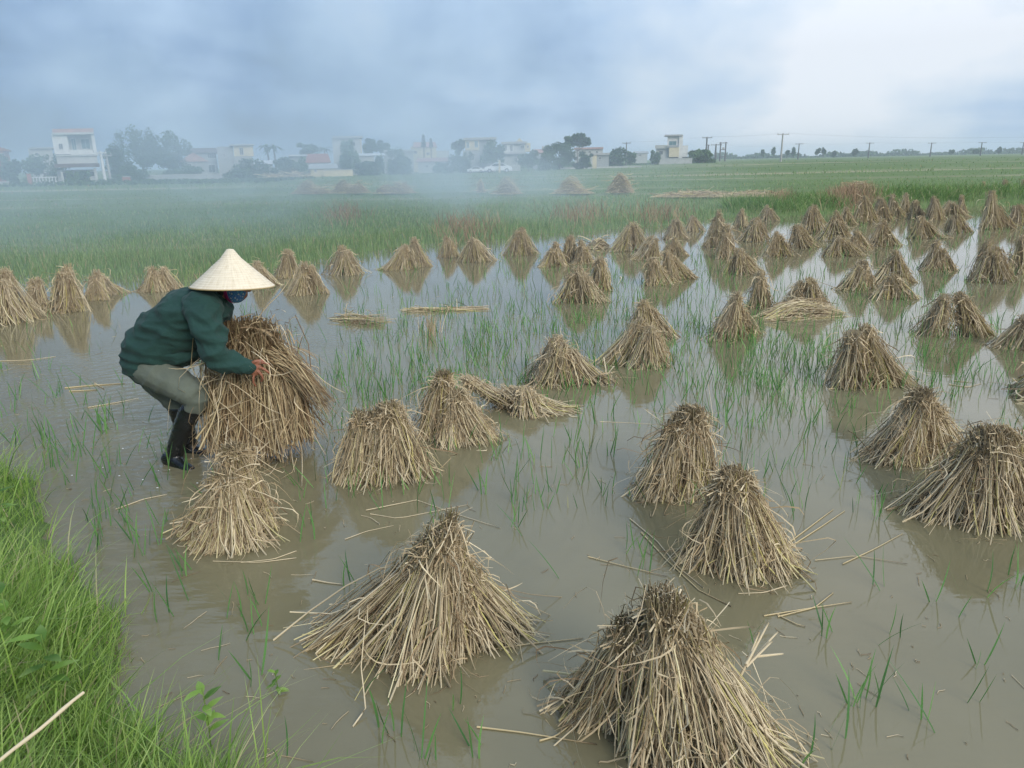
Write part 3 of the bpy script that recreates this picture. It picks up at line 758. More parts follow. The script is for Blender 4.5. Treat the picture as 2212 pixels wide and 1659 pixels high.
# the many far shoots beyond counting
parts = []
cnt = 0
while cnt < 2700:
    x, y = rng.uniform(-40, 2260), rng.uniform(470, 1120)
    p = G(x, y)
    if p.y > far_y(p.x): continue
    if rng.random() > dens(x, y) * 0.7 + (0.35 if y < 600 and x > 1000 else 0) + 0.04: continue
    if x < 700 and y > 640 and rng.random() < 0.6: continue
    if y > 860 and rng.random() < .55: continue
    if p.y < near_y(p.x) + .1: continue
    v_, f_, t_ = tuft_geo(rng, int(rng.integers(1, 4)), 0.06, 0.21, 0.0022 + 0.00016 * p.y, 0.045)
    v_ = v_ + np.array(p); parts.append((v_, f_, t_)); cnt += 1
v_, f_, t_ = merge(parts)
tag(link('rice_shoots', np_mesh('rice_shoots', v_, f_, t_), MT['rice']), 'countless small rice shoots standing in the far floodwater', 'rice shoots', None, 'stuff')

# ------------------------------------------------------------------ grass masses
def blades(rng, bx, by, bz, hgt, wid, lean=0.35, bend=0.5, dirx=0.0, k=5):
    n = len(bx)
    b = np.stack([bx, by, bz - 0.02], 1)
    a = rng.uniform(0, 2 * math.pi, n)
    ln = np.abs(rng.normal(0, lean, n))
    d = np.stack([np.cos(a) * ln + dirx, np.sin(a) * ln, np.ones(n)], 1)
    d /= np.linalg.norm(d, axis=1)[:, None]
    t = np.linspace(0, 1, k)[None, :, None]
    path = b[:, None] + d[:, None] * hgt[:, None, None] * t
    bn = rng.uniform(0, bend, n) * hgt
    hv = np.stack([np.cos(a) + dirx, np.sin(a), np.zeros(n)], 1)
    path += hv[:, None] * (bn[:, None, None] * t ** 2)
    path[..., 2] -= (bn[:, None] * 0.45) * (t[..., 0] ** 2.5)
    prof = np.array([0.75, 1.0, 0.9, 0.6, 0.06])[:k] if k == 5 else np.linspace(1, 0.1, k)
    r = prof[None] * (wid if np.ndim(wid) else np.full(n, wid))[:, None]
    q = rng.uniform(-1.0, 1.0, n)
    fl = np.stack([np.cos(q), np.sin(q), np.zeros(n)], 1)
    return strands(path, r, 2, rng.random(n), fl)

rng = np.random.default_rng(9)
# near bank
n = 64000
pxs = rng.uniform(-330, 760, n); pys = rng.uniform(900, 2150, n)
ps = np.array([(lambda q: (q.x, q.y))(G(a_, b_, 0.12)) for a_, b_ in zip(pxs, pys)])
bx, by = ps[:, 0], ps[:, 1]
dn = near_y(bx) - by
jag = 0.10 * np.sin(bx * 9) + 0.07 * np.sin(bx * 23 + 1)
clump = np.sin(bx * 5.1 + 2 * np.sin(by * 3.3)) * np.cos(by * 4.7 + bx)
ok = ((dn > 0.06 + jag * .6) | ((dn > -0.12) & (rng.random(n) < .16))) & (rng.random(n) < 0.72 + 0.28 * clump) & (np.hypot(bx, by) > 0.75)
bx, by, dn = bx[ok], by[ok], dn[ok]
hg = rng.gamma(6, 0.034, len(bx)).clip(0.05, 0.42) * (0.6 + 0.4 * sstep(0.0, 0.35, dn)) * (0.85 + 0.3 * clump[ok])
v1 = blades(rng, bx, by, terrain(bx, by), hg, rng.uniform(0.0009, 0.0024, len(bx)), 0.36, 0.75, 0.02)
# a few broad blades and arching sprays
m_ = 700; pick = rng.integers(0, len(bx), m_)
v2 = blades(rng, bx[pick], by[pick], terrain(bx[pick], by[pick]), rng.uniform(0.2, 0.5, m_), rng.uniform(.0015, .0036, m_), 0.4, 0.8, 0.05)
v_, f_, t_ = merge([v1, v2])
tag(link('grass', np_mesh('grass', v_, f_, t_), MT['grass']), 'lush fine grass covering the near left bank', 'grass', None, 'stuff')
print('bank blades', len(bx))

# broad leaved weeds on the bank
def weed(p, s, lab, seed):
    rng = np.random.default_rng(seed)
    root = empty('bank_weed', p); tag(root, lab, 'weed', 'small leafy weeds on the near bank')
    n = 9
    a = rng.uniform(0, 2 * math.pi, n); z = np.linspace(0.05, 0.22, n)
    t = np.linspace(0, 1, 6)[None, :, None]
    b = np.stack([np.zeros(n), np.zeros(n), z], 1)
    d = np.stack([np.cos(a), np.sin(a), np.full(n, 0.35)], 1)
    path = (b[:, None] + d[:, None] * 0.075 * t) * s
    path[..., 2] -= 0.02 * t[..., 0] ** 2
    fl = np.stack([-np.sin(a), np.cos(a), np.zeros(n)], 1)
    r = np.array([0.002, 0.010, 0.014, 0.012, 0.007, 0.0005])[None] * np.full((n, 1), s)
    v_, f_, t_ = strands(path, r, 2, rng.random(n) * 0.6, fl)
    link('leaves', np_mesh('leaves', v_, f_, t_), MT['grass'], root)
    sp = np.array([[[0, 0, -0.02], [0.005, 0, 0.1], [0, 0.004, 0.22]]]) * s
    v_, f_, t_ = strands(sp, np.full((1, 3), 0.002), 3, np.array([0.3]))
    link('stem', np_mesh('stem', v_, f_, t_), MT['grass'], root)
for i, (x, y, s, lab) in enumerate([(130, 1560, 1.2, 'leafy weed beside the bleached stick'), (40, 1440, 1.0, 'leafy weed at the left edge of the bank'),
                                   (20, 1180, 1.0, 'leafy weed higher up the bank at the left edge'), (600, 1500, 0.55, 'small bright seedling in the water off the bank'),
                                   (460, 1640, 0.9, 'leafy weed at the bottom end of the bank')]):
    zt = float(terrain(G(x, y, 0.25).x, G(x, y, 0.25).y)) if i != 3 else -0.03
    q = G(x, y, max(zt, 0)); weed((q.x, q.y, zt + (0.06 if i != 3 else 0)), s, lab, 40 + i)

# dry stick on the bank
def stick():
    a = G(-30, 1668, 0.50); b = G(180, 1497, 0.46)
    t = np.linspace(0, 1, 9)[:, None]
    pth = (np.array(a)[None] * (1 - t) + np.array(b)[None] * t)
    pth[:, 2] += 0.002 * np.sin(t[:, 0] * 9)
    rad = np.full((1, 9), 0.0046)
    rad[0, 3] = 0.0056; rad[0, 6] = 0.0056; rad[0, 8] = 0.0044
    c = pth.mean(0)
    root = empty('dry_stick', c)
    v_, f_, t_ = strands((pth - c)[None], rad, 8, np.array([0.98]))
    link('stalk', np_mesh('stalk', v_, f_, t_), MT['leaf_straw'], root)
    tag(root, 'bleached hollow stick lying in the grass at the bottom left corner', 'stick')
stick()

# field grass beyond the water: emergent band, then denser growth, growing coarser with distance
parts = []
rng = np.random.default_rng(21)
def band(npts, xpx, d0, d1, h0, h1, w0, w1, lean=0.14, bend=0.25, keep=None):
    """blades spread over the strip d0..d1 metres beyond the water's far edge"""
    bx, by = [], []
    x = rng.uniform(xpx[0], xpx[1], npts); q = rng.uniform(0, 1, npts)
    # even cover in the angle seen from the bank
    a = x / F - (W / 2) / F
    ang = np.arctan(a)
    # distance to far edge along each direction: sample polyline
    fa = np.arctan2(FAR[:, 0], FAR[:, 1]); fr = np.hypot(FAR[:, 0], FAR[:, 1])
    o_ = np.argsort(fa)
    r0 = np.interp(ang, fa[o_], fr[o_])
    ra, rb = r0 + d0, r0 + d1
    r = 1 / (1 / ra * (1 - q) + 1 / rb * q)          # uniform in depression angle
    bx = np.sin(ang) * r; by = np.cos(ang) * r
    if keep is not None:
        k_ = keep(bx, by, r - r0); bx, by, r, r0 = bx[k_], by[k_], r[k_], r0[k_]
    n = len(bx)
    f_ = (r - r0 - d0) / (d1 - d0)
    hg = rng.uniform(h0, h1, n); wd = (w0 + (w1 - w0) * f_) * rng.uniform(0.7, 1.3, n)
    return blades(rng, bx, by, np.maximum(terrain(bx, by), -0.03), hg, wd, lean, bend, 0.0)
XP = (-420, 2560)
sparse = lambda x, y, d: rng.random(len(x)) < (0.10 + 0.9 * sstep(-1.8, 0.9, d)) 
patch = lambda x, y, d: rng.random(len(x)) < 0.55 + 0.45 * np.sin(x * .11 + 2) * np.sin(y * .23) + .3 * np.sin(y * .9 + x * .05)
parts.append(band(26000, XP, -1.6, 3.0, 0.10, 0.30, 0.0045, 0.006, keep=sparse))
parts.append(band(36000, XP, 2.0, 14, 0.07, 0.21, 0.006, 0.010))
parts.append(band(22000, XP, 12, 60, 0.06, 0.17, 0.012, 0.03, keep=patch))
parts.append(band(7000, XP, 50, 200, 0.10, 0.35, 0.03, 0.10, keep=patch))
v_, f_, t_ = merge(parts)
tag(link('field_grass', np_mesh('field_grass', v_, f_, t_), MT['field']), 'green rice and weeds covering the fields beyond the paddy', 'grass', None, 'stuff')

# tall bright grass on the bund at the right
parts = []
XPB = (1560, 2560)
def bundkeep(x, y, d):
    cl = np.sin(x * 0.9) * np.cos(y * 0.7) + 0.5 * np.sin(x * 2.3 + y)
    return (x > BX0 - 1.5) & (rng.random(len(x)) < 0.45 + 0.5 * cl)
parts.append(band(24000, XPB, 0.7, 5.5, 0.22, 0.62, 0.006, 0.010, 0.34, 0.8, bundkeep))
v_, f_, t_ = merge(parts)
MT['bund'] = tint_mat('bund grass', [(0.0, (0.06, 0.125, 0.03)), (0.5, (0.13, 0.25, 0.055)), (0.85, (0.22, 0.35, 0.09)), (1.0, (0.42, 0.36, 0.2))], rough=0.6, trans=0.3)
tag(link('bund_grass', np_mesh('bund_grass', v_, f_, t_), MT['bund']), 'tall bright green grass along the bund at the right', 'grass', None, 'stuff')
# brown reeds and seeding weeds
parts = []
for cx, cy, sx, sy, nn_ in ((1840, 440, 45, 10, 1100), (1690, 440, 22, 8, 250), (1010, 500, 60, 22, 260), (1250, 470, 60, 20, 200), (740, 470, 40, 16, 160), (1420, 470, 70, 16, 240)):
    x = rng.normal(cx, sx * 0.6, nn_); y = rng.normal(cy, sy * 0.6, nn_).clip(400, 560)
    ps = np.array([list(G(a, b, 0.1)) for a, b in zip(x, y)])
    bz = np.maximum(terrain(ps[:, 0], ps[:, 1]), 0)
    parts.append(blades(rng, ps[:, 0], ps[:, 1], bz, rng.uniform(0.3, 0.75, nn_), 0.0028 + 0.00018 * ps[:, 1], 0.28, 0.5))
v_, f_, t_ = merge(parts)
tag(link('reeds', np_mesh('reeds', v_, f_, t_), MT['reed']), 'thin brown seeding weeds among the green grass', 'weeds', None, 'stuff')

# the dry stubble clump in the rice patch
def stubble():
    rng = np.random.default_rng(3)
    p = G(932, 722); root = empty('dry_stubble', p); tag(root, 'pale dry stubble clump standing among green rice shoots', 'stubble')
    n = 46
    v_, f_, t_ = blades(rng, rng.normal(0, 0.05, n), rng.normal(0, 0.05, n), np.full(n, -0.02), rng.uniform(0.15, 0.45, n), np.full(n, 0.0028), 0.16, 0.2)
    link('stems', np_mesh('stems', v_, f_, t_), MT['leaf_straw'], root)
stubble()

# ------------------------------------------------------------------ floating and stray straws
def stray(name, pts, rad, label, group=None, z=0.004, mat='leaf_straw', sub=None, rnd=0.9):
    """pts: list of photograph points (x, y[, z])"""
    P3 = [np.array(G(q[0], q[1], q[2] if len(q) > 2 else z)) for q in pts]
    c = P3[0].copy(); root = empty(name, c); tag(root, label, 'straw stalk', group)
    allp = []
    def seg(ps):
        ps = np.array(ps); m_ = 10
        tt = np.linspace(0, len(ps) - 1, m_)
        return np.stack([np.interp(tt, range(len(ps)), ps[:, j]) for j in range(3)], 1)
    for ch in [P3] + [[np.array(G(q[0], q[1], q[2] if len(q) > 2 else z)) for q in s] for s in (sub or [])]:
        allp.append(strands((seg(ch) - c)[None], np.linspace(1, .55, 10)[None] * rad, 4, np.array([rnd])))
    v_, f_, t_ = merge(allp)
    link('stalk', np_mesh('stalk', v_, f_, t_), MT[mat], root)
FS = 'straws floating on the water'
stray('straw_stalk', [(1575, 1505, 0.16), (1610, 1440, 0.27), (1640, 1365, 0.36)], 0.0060, 'pale split straw sticking up from the biggest sheaf', None,
      sub=[[(1612, 1435, 0.28), (1660, 1345, 0.38)], [(1612, 1437, 0.27), (1680, 1365, 0.34)], [(1614, 1420, 0.28), (1692, 1412, 0.27)], [(1612, 1440, 0.27), (1668, 1385, 0.33)]])
stray('straw_stalk', [(1296, 911, 0.16), (1370, 914, 0.18), (1430, 918, 0.2)], 0.0032, 'long pale straw jutting left from the rear paired sheaf')
stray('straw_stalk', [(1530, 985, 0.25), (1540, 900, 0.42), (1530, 830, 0.52)], 0.0025, 'thin straw standing up behind the rear paired sheaf')
stray('straw_stalk', [(1270, 1202), (1330, 1218), (1400, 1235), (1440, 1245)], 0.003, 'reddish straw floating left of the front paired sheaf', FS, mat='wet_straw')
stray('straw_stalk', [(1385, 1150), (1440, 1210), (1510, 1275), (1580, 1310)], 0.0045, 'long brown straw floating under the front paired sheaf', FS, mat='wet_straw')
stray('straw_stalk', [(1360, 1120), (1420, 1170), (1465, 1225), (1520, 1270)], 0.0035, 'bent yellow straw floating beside the front paired sheaf', FS)
stray('straw_stalk', [(1650, 1330), (1740, 1315), (1840, 1300)], 0.0035, 'reddish straw floating right of the split straw', FS, mat='wet_straw',
      sub=[[(1680, 1332), (1760, 1312), (1800, 1280)], [(1680, 1328), (1720, 1348), (1740, 1353)]])
stray('straw_stalk', [(1700, 1175), (1760, 1130), (1800, 1100)], 0.0035, 'brown straw pair floating right of the front paired sheaf', FS, mat='wet_straw',
      sub=[[(1700, 1185), (1770, 1140), (1825, 1103)]])
stray('straw_stalk', [(1820, 1218), (1890, 1185), (1950, 1152)], 0.0028, 'faint brown straw floating in the open water at right', FS, mat='wet_straw')
stray('straw_stalk', [(1760, 1210), (1850, 1200), (1960, 1218)], 0.0022, 'long faint straw half sunk in the open water at right', FS, mat='wet_straw')
stray('straw_stalk', [(790, 1102, 0.01), (900, 1080), (1000, 1115), (1080, 1140)], 0.0030, 'long crooked straw floating behind the wide splayed sheaf', FS)
stray('straw_stalk', [(745, 1165), (790, 1148), (850, 1135)], 0.0028, 'short straws floating between two front sheaves', FS, sub=[[(800, 1110), (860, 1120), (1010, 1090)], [(820, 1132), (800, 1118), (780, 1113)]])
stray('straw_stalk', [(1075, 1400), (1150, 1390), (1260, 1378)], 0.0038, 'straw floating from the splayed sheaf to the biggest sheaf', FS, mat='wet_straw')
stray('straw_stalk', [(1030, 1570), (1130, 1582), (1290, 1608)], 0.0038, 'reddish sunken straw below the wide splayed sheaf', FS, mat='wet_straw', sub=[[(1165, 1600), (1200, 1590), (1240, 1560)]])
stray('straw_stalk', [(640, 1205), (560, 1215), (460, 1212)], 0.0028, 'pale straws floating at the foot of the farmer-side sheaf', FS, sub=[[(640, 1190), (590, 1208), (520, 1215)]])
stray('straw_stalk', [(250, 1100), (310, 1078), (360, 1068)], 0.0036, 'yellowing leaf floating behind the bank grass', FS)
stray('straw_stalk', [(675, 1252), (705, 1258), (740, 1262)], 0.0045, 'short stub of straw floating by a single green blade', FS)
stray('straw_stalk', [(1790, 600 + 240), (1840, 836), (1905, 822)], 0.003, 'forked pale straw floating by the tall lone sheaf', FS)
stray('straw_stalk', [(2050, 830), (2090, 836), (2120, 828)], 0.004, 'pale straws floating above the pointed sheaf', FS, sub=[[(2060, 822), (2100, 826)]])
stray('straw_stalk', [(140, 838), (200, 832), (270, 828)], 0.006, 'reddish twig of straw floating behind the farmer', FS, mat='wet_straw', sub=[[(150, 845), (210, 842)], [(205, 828), (225, 840)]])
stray('straw_stalk', [(190, 880), (260, 868), (300, 860)], 0.004, 'greenish straw floating behind the farmer', FS)
stray('straw_stalk', [(-10, 780), (60, 778), (120, 770)], 0.004, 'pale straw floating at the left edge', FS)
stray('straw_stalk', [(650, 930, 0.1), (653, 1000, 0.05), (652, 1050, 0.0)], 0.0035, 'broken straw stuck upright right of the held bundle', None, sub=[[(628, 970, 0.08), (636, 1020, 0)]])
stray('straw_stalk', [(1700, 1265), (1650, 1280), (1595, 1282)], 0.0032, 'straw floating along the foot of the front paired sheaf', FS)
stray('straw_stalk', [(762, 1570, .0), (790, 1530, .02), (780, 1440, .12), (790, 1330, 0.27)], 0.0038, 'long straw hanging off the front of the splayed sheaf')
# small chaff
rng = np.random.default_rng(31)
n = 560
xs = rng.uniform(0, 2212, n); ys = 640 + (1659 - 640) * rng.random(n) ** 1.5
ps = np.array([list(G(a, b, 0.003)) for a, b in zip(xs, ys)])
kk = (ps[:, 1] > near_y(ps[:, 0])) 
ps = ps[kk]; n = len(ps)
a = rng.uniform(0, math.pi, n); L = rng.gamma(2, 0.018, n).clip(0.01, 0.16)
t = np.linspace(-.5, .5, 4)[None, :, None]
d = np.stack([np.cos(a), np.sin(a), np.zeros(n)], 1)
pth = ps[:, None] + d[:, None] * L[:, None, None] * t; pth[..., :2] += rng.normal(0, .003, pth[..., :2].shape)
v_, f_, t_ = strands(pth, np.full((n, 4), 0.0011), 4, rng.random(n))
tag(link('chaff', np_mesh('chaff', v_, f_, t_), MT['leaf_straw']), 'bits of chaff and broken leaf scattered on the water', 'chaff', None, 'stuff')

# a little foam where the boots stirred the water
rng = np.random.default_rng(61); bm = bmesh.new()
for k in range(20):
    p_ = G(rng.normal(350, 75), rng.normal(1015, 26), 0.001)
    q_ = bmesh.ops.create_icosphere(bm, subdivisions=2, radius=rng.uniform(.0015, .004))
    bmesh.ops.scale(bm, vec=(1.6, 1.2, .45), verts=q_['verts']); bmesh.ops.translate(bm, vec=p_, verts=q_['verts'])
me = bpy.data.meshes.new('foam'); bm.to_mesh(me); bm.free()
tag(link('foam', me, plain('foam', (.75, .75, .72), .4)), 'specks of foam on the stirred water behind the boots', 'foam', None, 'stuff')
# ------------------------------------------------------------------ the farmer
FOOT = G(382, 1000)
YP = FOOT.y
def Q(zx, zy, dy=0.0):
    return P(230.4 + 0.3472 * zx, 489.6 + 0.3472 * zy, YP + dy)

def chain(bm, pts, rads, seg=14, caps=True):
    """closed elliptical tube: pts world points, rads (in-plane, across) per point"""
    pts = [Vector(p) for p in pts]; rads = [(r, r) if not isinstance(r, tuple) else r for r in rads]
    n = len(pts); rings = []
    def ring(c, T, ra, rb):
        Yx = Vector((0, 1, 0))
        a = Yx.cross(T)
        if a.length < 0.2: a = Vector((1, 0, 0)).cross(T)
        a.normalize(); b = T.cross(a).normalized()
        return [bm.verts.new(c + a * (math.cos(q) * ra) + b * (math.sin(q) * rb)) for q in [2 * math.pi * i / seg for i in range(seg)]]
    T = [((pts[min(i + 1, n - 1)] - pts[max(i - 1, 0)]).normalized()) for i in range(n)]
    if caps:
        ra, rb = rads[0]; m = min(ra, rb)
        for q in (80, 50, 25):
            s, c = math.cos(math.radians(q)), math.sin(math.radians(q))
            rings.append(ring(pts[0] - T[0] * m * c * 0.9, T[0], ra * s, rb * s))
    for i in range(n):
        rings.append(ring(pts[i], T[i], *rads[i]))
    if caps:
        ra, rb = rads[-1]; m = min(ra, rb)
        for q in (25, 50, 80):
            s, c = math.cos(math.radians(q)), math.sin(math.radians(q))
            rings.append(ring(pts[-1] + T[-1] * m * c * 0.9, T[-1], ra * s, rb * s))
    for A, B in zip(rings[:-1], rings[1:]):
        for i in range(seg):
            j = (i + 1) % seg
            bm.faces.new((A[i], A[j], B[j], B[i]))
    bm.faces.new(rings[0][::-1]); bm.faces.new(rings[-1])

def fuse(name, bm, voxel, smooth_it=4, m=None, parent=None, disp=None, decim=None):
    bmesh.ops.recalc_face_normals(bm, faces=bm.faces)
    me = bpy.data.meshes.new(name + '_raw'); bm.to_mesh(me); bm.free()
    o = bpy.data.objects.new(name + '_raw', me); scene.collection.objects.link(o)
    r = o.modifiers.new('r', 'REMESH'); r.mode = 'VOXEL'; r.voxel_size = voxel
    s = o.modifiers.new('s', 'SMOOTH'); s.iterations = smooth_it; s.factor = 0.5
    dg = bpy.context.evaluated_depsgraph_get()
    me2 = bpy.data.meshes.new_from_object(o.evaluated_get(dg))
    bpy.data.objects.remove(o)
    me2.name = name
    if disp is not None:
        nv = len(me2.vertices)
        co = np.empty(nv * 3, np.float32); me2.vertices.foreach_get('co', co)
        no = np.empty(nv * 3, np.float32); me2.vertices.foreach_get('normal', no)
        co = co.reshape(-1, 3); no = no.reshape(-1, 3)
        d = np.array([disp(Vector(c)) for c in co])
        co = co + no * d[:, None]
        me2.vertices.foreach_set('co', co.ravel()); me2.update()
    me2.polygons.foreach_set('use_smooth', np.ones(len(me2.polygons), bool))
    ob = bpy.data.objects.new(name, me2); scene.collection.objects.link(ob)
    me2.materials.clear(); me2.materials.append(m)
    if parent:
        ob.parent = parent; ob.matrix_parent_inverse = Matrix.Translation(-parent.location)
    return ob

def ridge(v, axis_a, axis_b, fa, fb, amp, seed=0.0):
    """long soft folds: noise stretched along axis_b"""
    p = Vector((v.dot(axis_a) * fa, v.dot(axis_b) * fb, v.y * fa * 0.6 + seed))
    n = noise.noise(p)
    return amp * (1 - abs(n) * 3.0)

person = empty('person', FOOT)
tag(person, 'farmer in conical hat and green shirt bending over to set down straw', 'person')
def cloth_mat(name, col, var=0.12, sc=9.0, weave=900, rough=0.9):
    m, t, b = new_mat(name)
    f = noise_fac(t, sc, 5, 0.6)
    c = ramp(t, f, [(0.3, tuple(x * (1 - var) for x in col)), (0.7, tuple(x * (1 + var) for x in col))])
    t.links.new(c, b.inputs['Base Color']); b.inputs['Roughness'].default_value = rough
    b.inputs['Specular IOR Level'].default_value = 0.15
    b.inputs['Sheen Weight'].default_value = 0.06
    bn = t.nodes.new('ShaderNodeBump'); bn.inputs['Strength'].default_value = 0.6; bn.inputs['Distance'].default_value = 0.012
    h = M(t, 'ADD', noise_fac(t, 22, 4, 0.6), M(t, 'MULTIPLY', noise_fac(t, 240, 2, 0.5), 0.12))
    t.links.new(h, bn.inputs['Height']); t.links.new(bn.outputs[0], b.inputs['Normal'])
    return m
M_shirt = cloth_mat('green shirt cloth', (0.022, 0.056, 0.047))
M_trou = cloth_mat('grey trousers cloth', (0.125, 0.142, 0.112), 0.16, 5.0)
M_boot = plain('black wet rubber', (0.012, 0.013, 0.013), 0.22, 0.3, 12, 0.25, 0.5)
M_skin = plain('sunburnt skin', (0.30, 0.118, 0.068), 0.5, 0.16, 40, 0.3, 0.4)

# body: one continuous surface under the clothes
bm = bmesh.new()
chain(bm, [Q(265, 840, .08), Q(330, 730, .08), Q(430, 620, .08), Q(540, 530, .07), Q(625, 470, .06), Q(690, 425, .05), Q(745, 385, .04)],
      [(.12, .14), (.11, .14), (.12, .15), (.13, .17), (.10, .14), (.055, .06), (.05, .055)])
# head
hc = Q(785, 335, .04)
chain(bm, [Q(745, 300, .04), hc, Q(822, 395, .04), Q(838, 425, .04)], [(.085, .07), (.10, .08), (.075, .062), (.04, .035)], 18)
chain(bm, [Q(868, 372, .04), Q(888, 392, .04)], [.014, .016], 8)          # nose
for s in (-1, 1):
    chain(bm, [hc + Vector((-.01, s * .078, .015)), hc + Vector((-.02, s * .084, -.03))], [(.022, .012), (.014, .01)], 8)   # ears
    chain(bm, [hc + Vector((.066, s * .032, -.012)), hc + Vector((.074, s * .032, -.016))], [.014, .012], 8)                 # brow and eye
# right arm and hand
chain(bm, [Q(615, 500, -.10), Q(640, 650, -.17), Q(690, 815, -.20), Q(790, 856, -.18), Q(872, 870, -.16)], [.055, .050, .045, .036, .028])
chain(bm, [Q(868, 870, -.16), Q(895, 878, -.162), Q(930, 884, -.158), Q(948, 886, -.152)], [(.030, .020), (.040, .019), (.044, .017), (.040, .013)], 16)
def finger(pts, r0=.0098, r1=.0072):
    n = len(pts); chain(bm, [Q(*p) for p in pts], [r0 + (r1 - r0) * i / (n - 1) for i in range(n)], 10)
finger([(935, 853, -.158), (968, 846, -.165), (992, 850, -.158), (1012, 858, -.143)])
finger([(942, 872, -.160), (975, 884, -.170), (1000, 902, -.162), (1014, 916, -.146)])
finger([(938, 894, -.160), (962, 920, -.172), (972, 944, -.164), (962, 962, -.148)], .0094, .007)
finger([(920, 912, -.160), (912, 945, -.168), (914, 972, -.162), (926, 990, -.150)], .0085, .0062)
finger([(893, 855, -.168), (925, 838, -.170), (955, 832, -.155), (975, 836, -.140)], .0115, .0085)
# left arm reaching round the far side
chain(bm, [Q(640, 500, .22), Q(720, 640, .34), Q(790, 770, .42), Q(880, 790, .42), Q(960, 800, .38)], [.055, .050, .045, .036, .028])
chain(bm, [Q(955, 800, .38), Q(1000, 805, .36), Q(1035, 810, .34)], [(.032, .018), (.042, .018), (.038, .013)], 14)
for k, (a, b) in enumerate([(785, 780), (800, 800), (815, 822), (830, 845)]):
    finger([(1030, a, .345), (1065, a, .335), (1088, b, .31), (1098, b + 8, .285)])
finger([(980, 780, .37), (1010, 760, .35), (1035, 755, .32)], .011, .008)
# legs
chain(bm, [Q(270, 880, .02), Q(440, 985, -.01), Q(565, 1060, -.02), Q(480, 1240, -.01), Q(435, 1400, 0)], [.09, .08, .06, .05, .04])
chain(bm, [Q(270, 880, .14), Q(390, 1000, .19), Q(450, 1095, .21), Q(500, 1240, .22), Q(525, 1370, .22)], [.09, .08, .06, .05, .04])
body = fuse('body', bm, 0.0048, 2, M_skin, person)

# trousers
bm = bmesh.new()
chain(bm, [Q(245, 810, .08), Q(275, 868, .08)], [(.110, .15), (.118, .16)])
chain(bm, [Q(285, 878, .0), Q(345, 930, -.02), Q(450, 985, -.03), Q(545, 1040, -.03), Q(570, 1065, -.03), Q(556, 1105, -.02)], [.112, .106, .094, .085, .082, .072])
chain(bm, [Q(280, 885, .17), Q(320, 960, .18), Q(400, 1050, .2), Q(430, 1085, .2), Q(440, 1110, .2)], [.105, .092, .080, .074, .068])
ax1 = (Q(560, 1060) - Q(260, 880)).normalized(); ax2 = Vector((-ax1.z, 0, ax1.x))
def d_trou(v):
    kn = (v - Q(560, 1060)).length
    return ridge(v, ax1, ax2, 11, 3.0, 0.007, 1.3) + ridge(v, ax2, ax1, 8, 2.5, 0.006, 4.0) + (ridge(v, ax1, ax2, 26, 6, 0.004, 7) if kn < .14 else 0)
fuse('trousers', bm, 0.008, 3, M_trou, person, d_trou)

# boots
def boot(shaft, foot, dy0, label=None):
    bm = bmesh.new()
    chain(bm, [Q(*p[:3]) for p in shaft], [p[3] for p in shaft])
    chain(bm, [Q(*p[:3]) for p in foot], [p[3] for p in foot])
    ob = fuse('boot', bm, 0.007, 3, M_boot, person, lambda v: 0.003 * noise.noise(v * 14) + 0.002 * (1 - abs(noise.noise(Vector((v.x * 8, v.y * 8, v.z * 26)))) * 3))
    bm = bmesh.new()
    p = shaft[0]; T = (Q(*shaft[1][:3]) - Q(*p[:3])).normalized()
    c = Q(*p[:3]) 
    chain(bm, [c - T * .012, c + T * .006], [p[3] + .004, p[3] + .004], 20, False)
    me = bpy.data.meshes.new('boot_rim'); bmesh.ops.recalc_face_normals(bm, faces=bm.faces); bm.to_mesh(me); bm.free()
    me.polygons.foreach_set('use_smooth', [True] * len(me.polygons))
    r = link('boot_rim', me, M_boot); r.parent = ob
boot([(548, 1112, -.02, .070), (505, 1180, -.02, .066), (470, 1270, -.01, .061), (440, 1350, 0, .055), (425, 1420, 0, .052)],
     [(385, 1440, .01, .046), (420, 1455, -.01, .048), (470, 1490, -.05, .043), (520, 1525, -.10, .036)], 0)
boot([(447, 1118, .20, .068), (472, 1200, .215, .066), (500, 1290, .22, .060), (518, 1370, .22, .052)],
     [(500, 1390, .22, .045), (560, 1400, .20, .045), (620, 1415, .17, .036)], .2)

# shirt
bm = bmesh.new()
chain(bm, [Q(255, 838, .08), Q(262, 812, .08), Q(297, 770, .08), Q(362, 700, .08), Q(432, 630, .08), Q(505, 562, .075), Q(580, 508, .07), Q(645, 455, .06), Q(688, 428, .055)],
      [(.138, .165), (.152, .172), (.172, .18), (.180, .19), (.176, .20), (.160, .212), (.145, .205), (.100, .14), (.062, .075)], 20)
chain(bm, [Q(420, 770, .06), Q(500, 800, .05), Q(560, 800, .05)], [(.075, .15), (.062, .14), (.028, .11)])     # front hanging loose
chain(bm, [Q(700, 470, .05), Q(715, 520, .05), Q(708, 580, .05)], [(.035, .08), (.042, .11), (.03, .10)])       # chest and collar
chain(bm, [Q(590, 490, -.10), Q(618, 560, -.155), Q(640, 660, -.185), Q(662, 760, -.20), Q(698, 822, -.20), Q(760, 850, -.19), Q(830, 864, -.172), Q(872, 869, -.162)],
      [.095, .088, .082, .078, .070, .056, .046, .041])
chain(bm, [Q(620, 490, .22), Q(660, 560, .30), Q(720, 650, .36), Q(785, 765, .42), Q(860, 788, .42), Q(935, 798, .395)],
      [.092, .085, .078, .068, .052, .041])
tx = (Q(640, 455) - Q(300, 790)).normalized(); tz = Vector((-tx.z, 0, tx.x))
arm_c = [Q(640, 660, -.185), Q(698, 822, -.20), Q(830, 864, -.17)]
u_dir = (Q(860, 700) - Q(200, 640)).normalized()
w_dir = Vector((-u_dir.z, 0, u_dir.x))
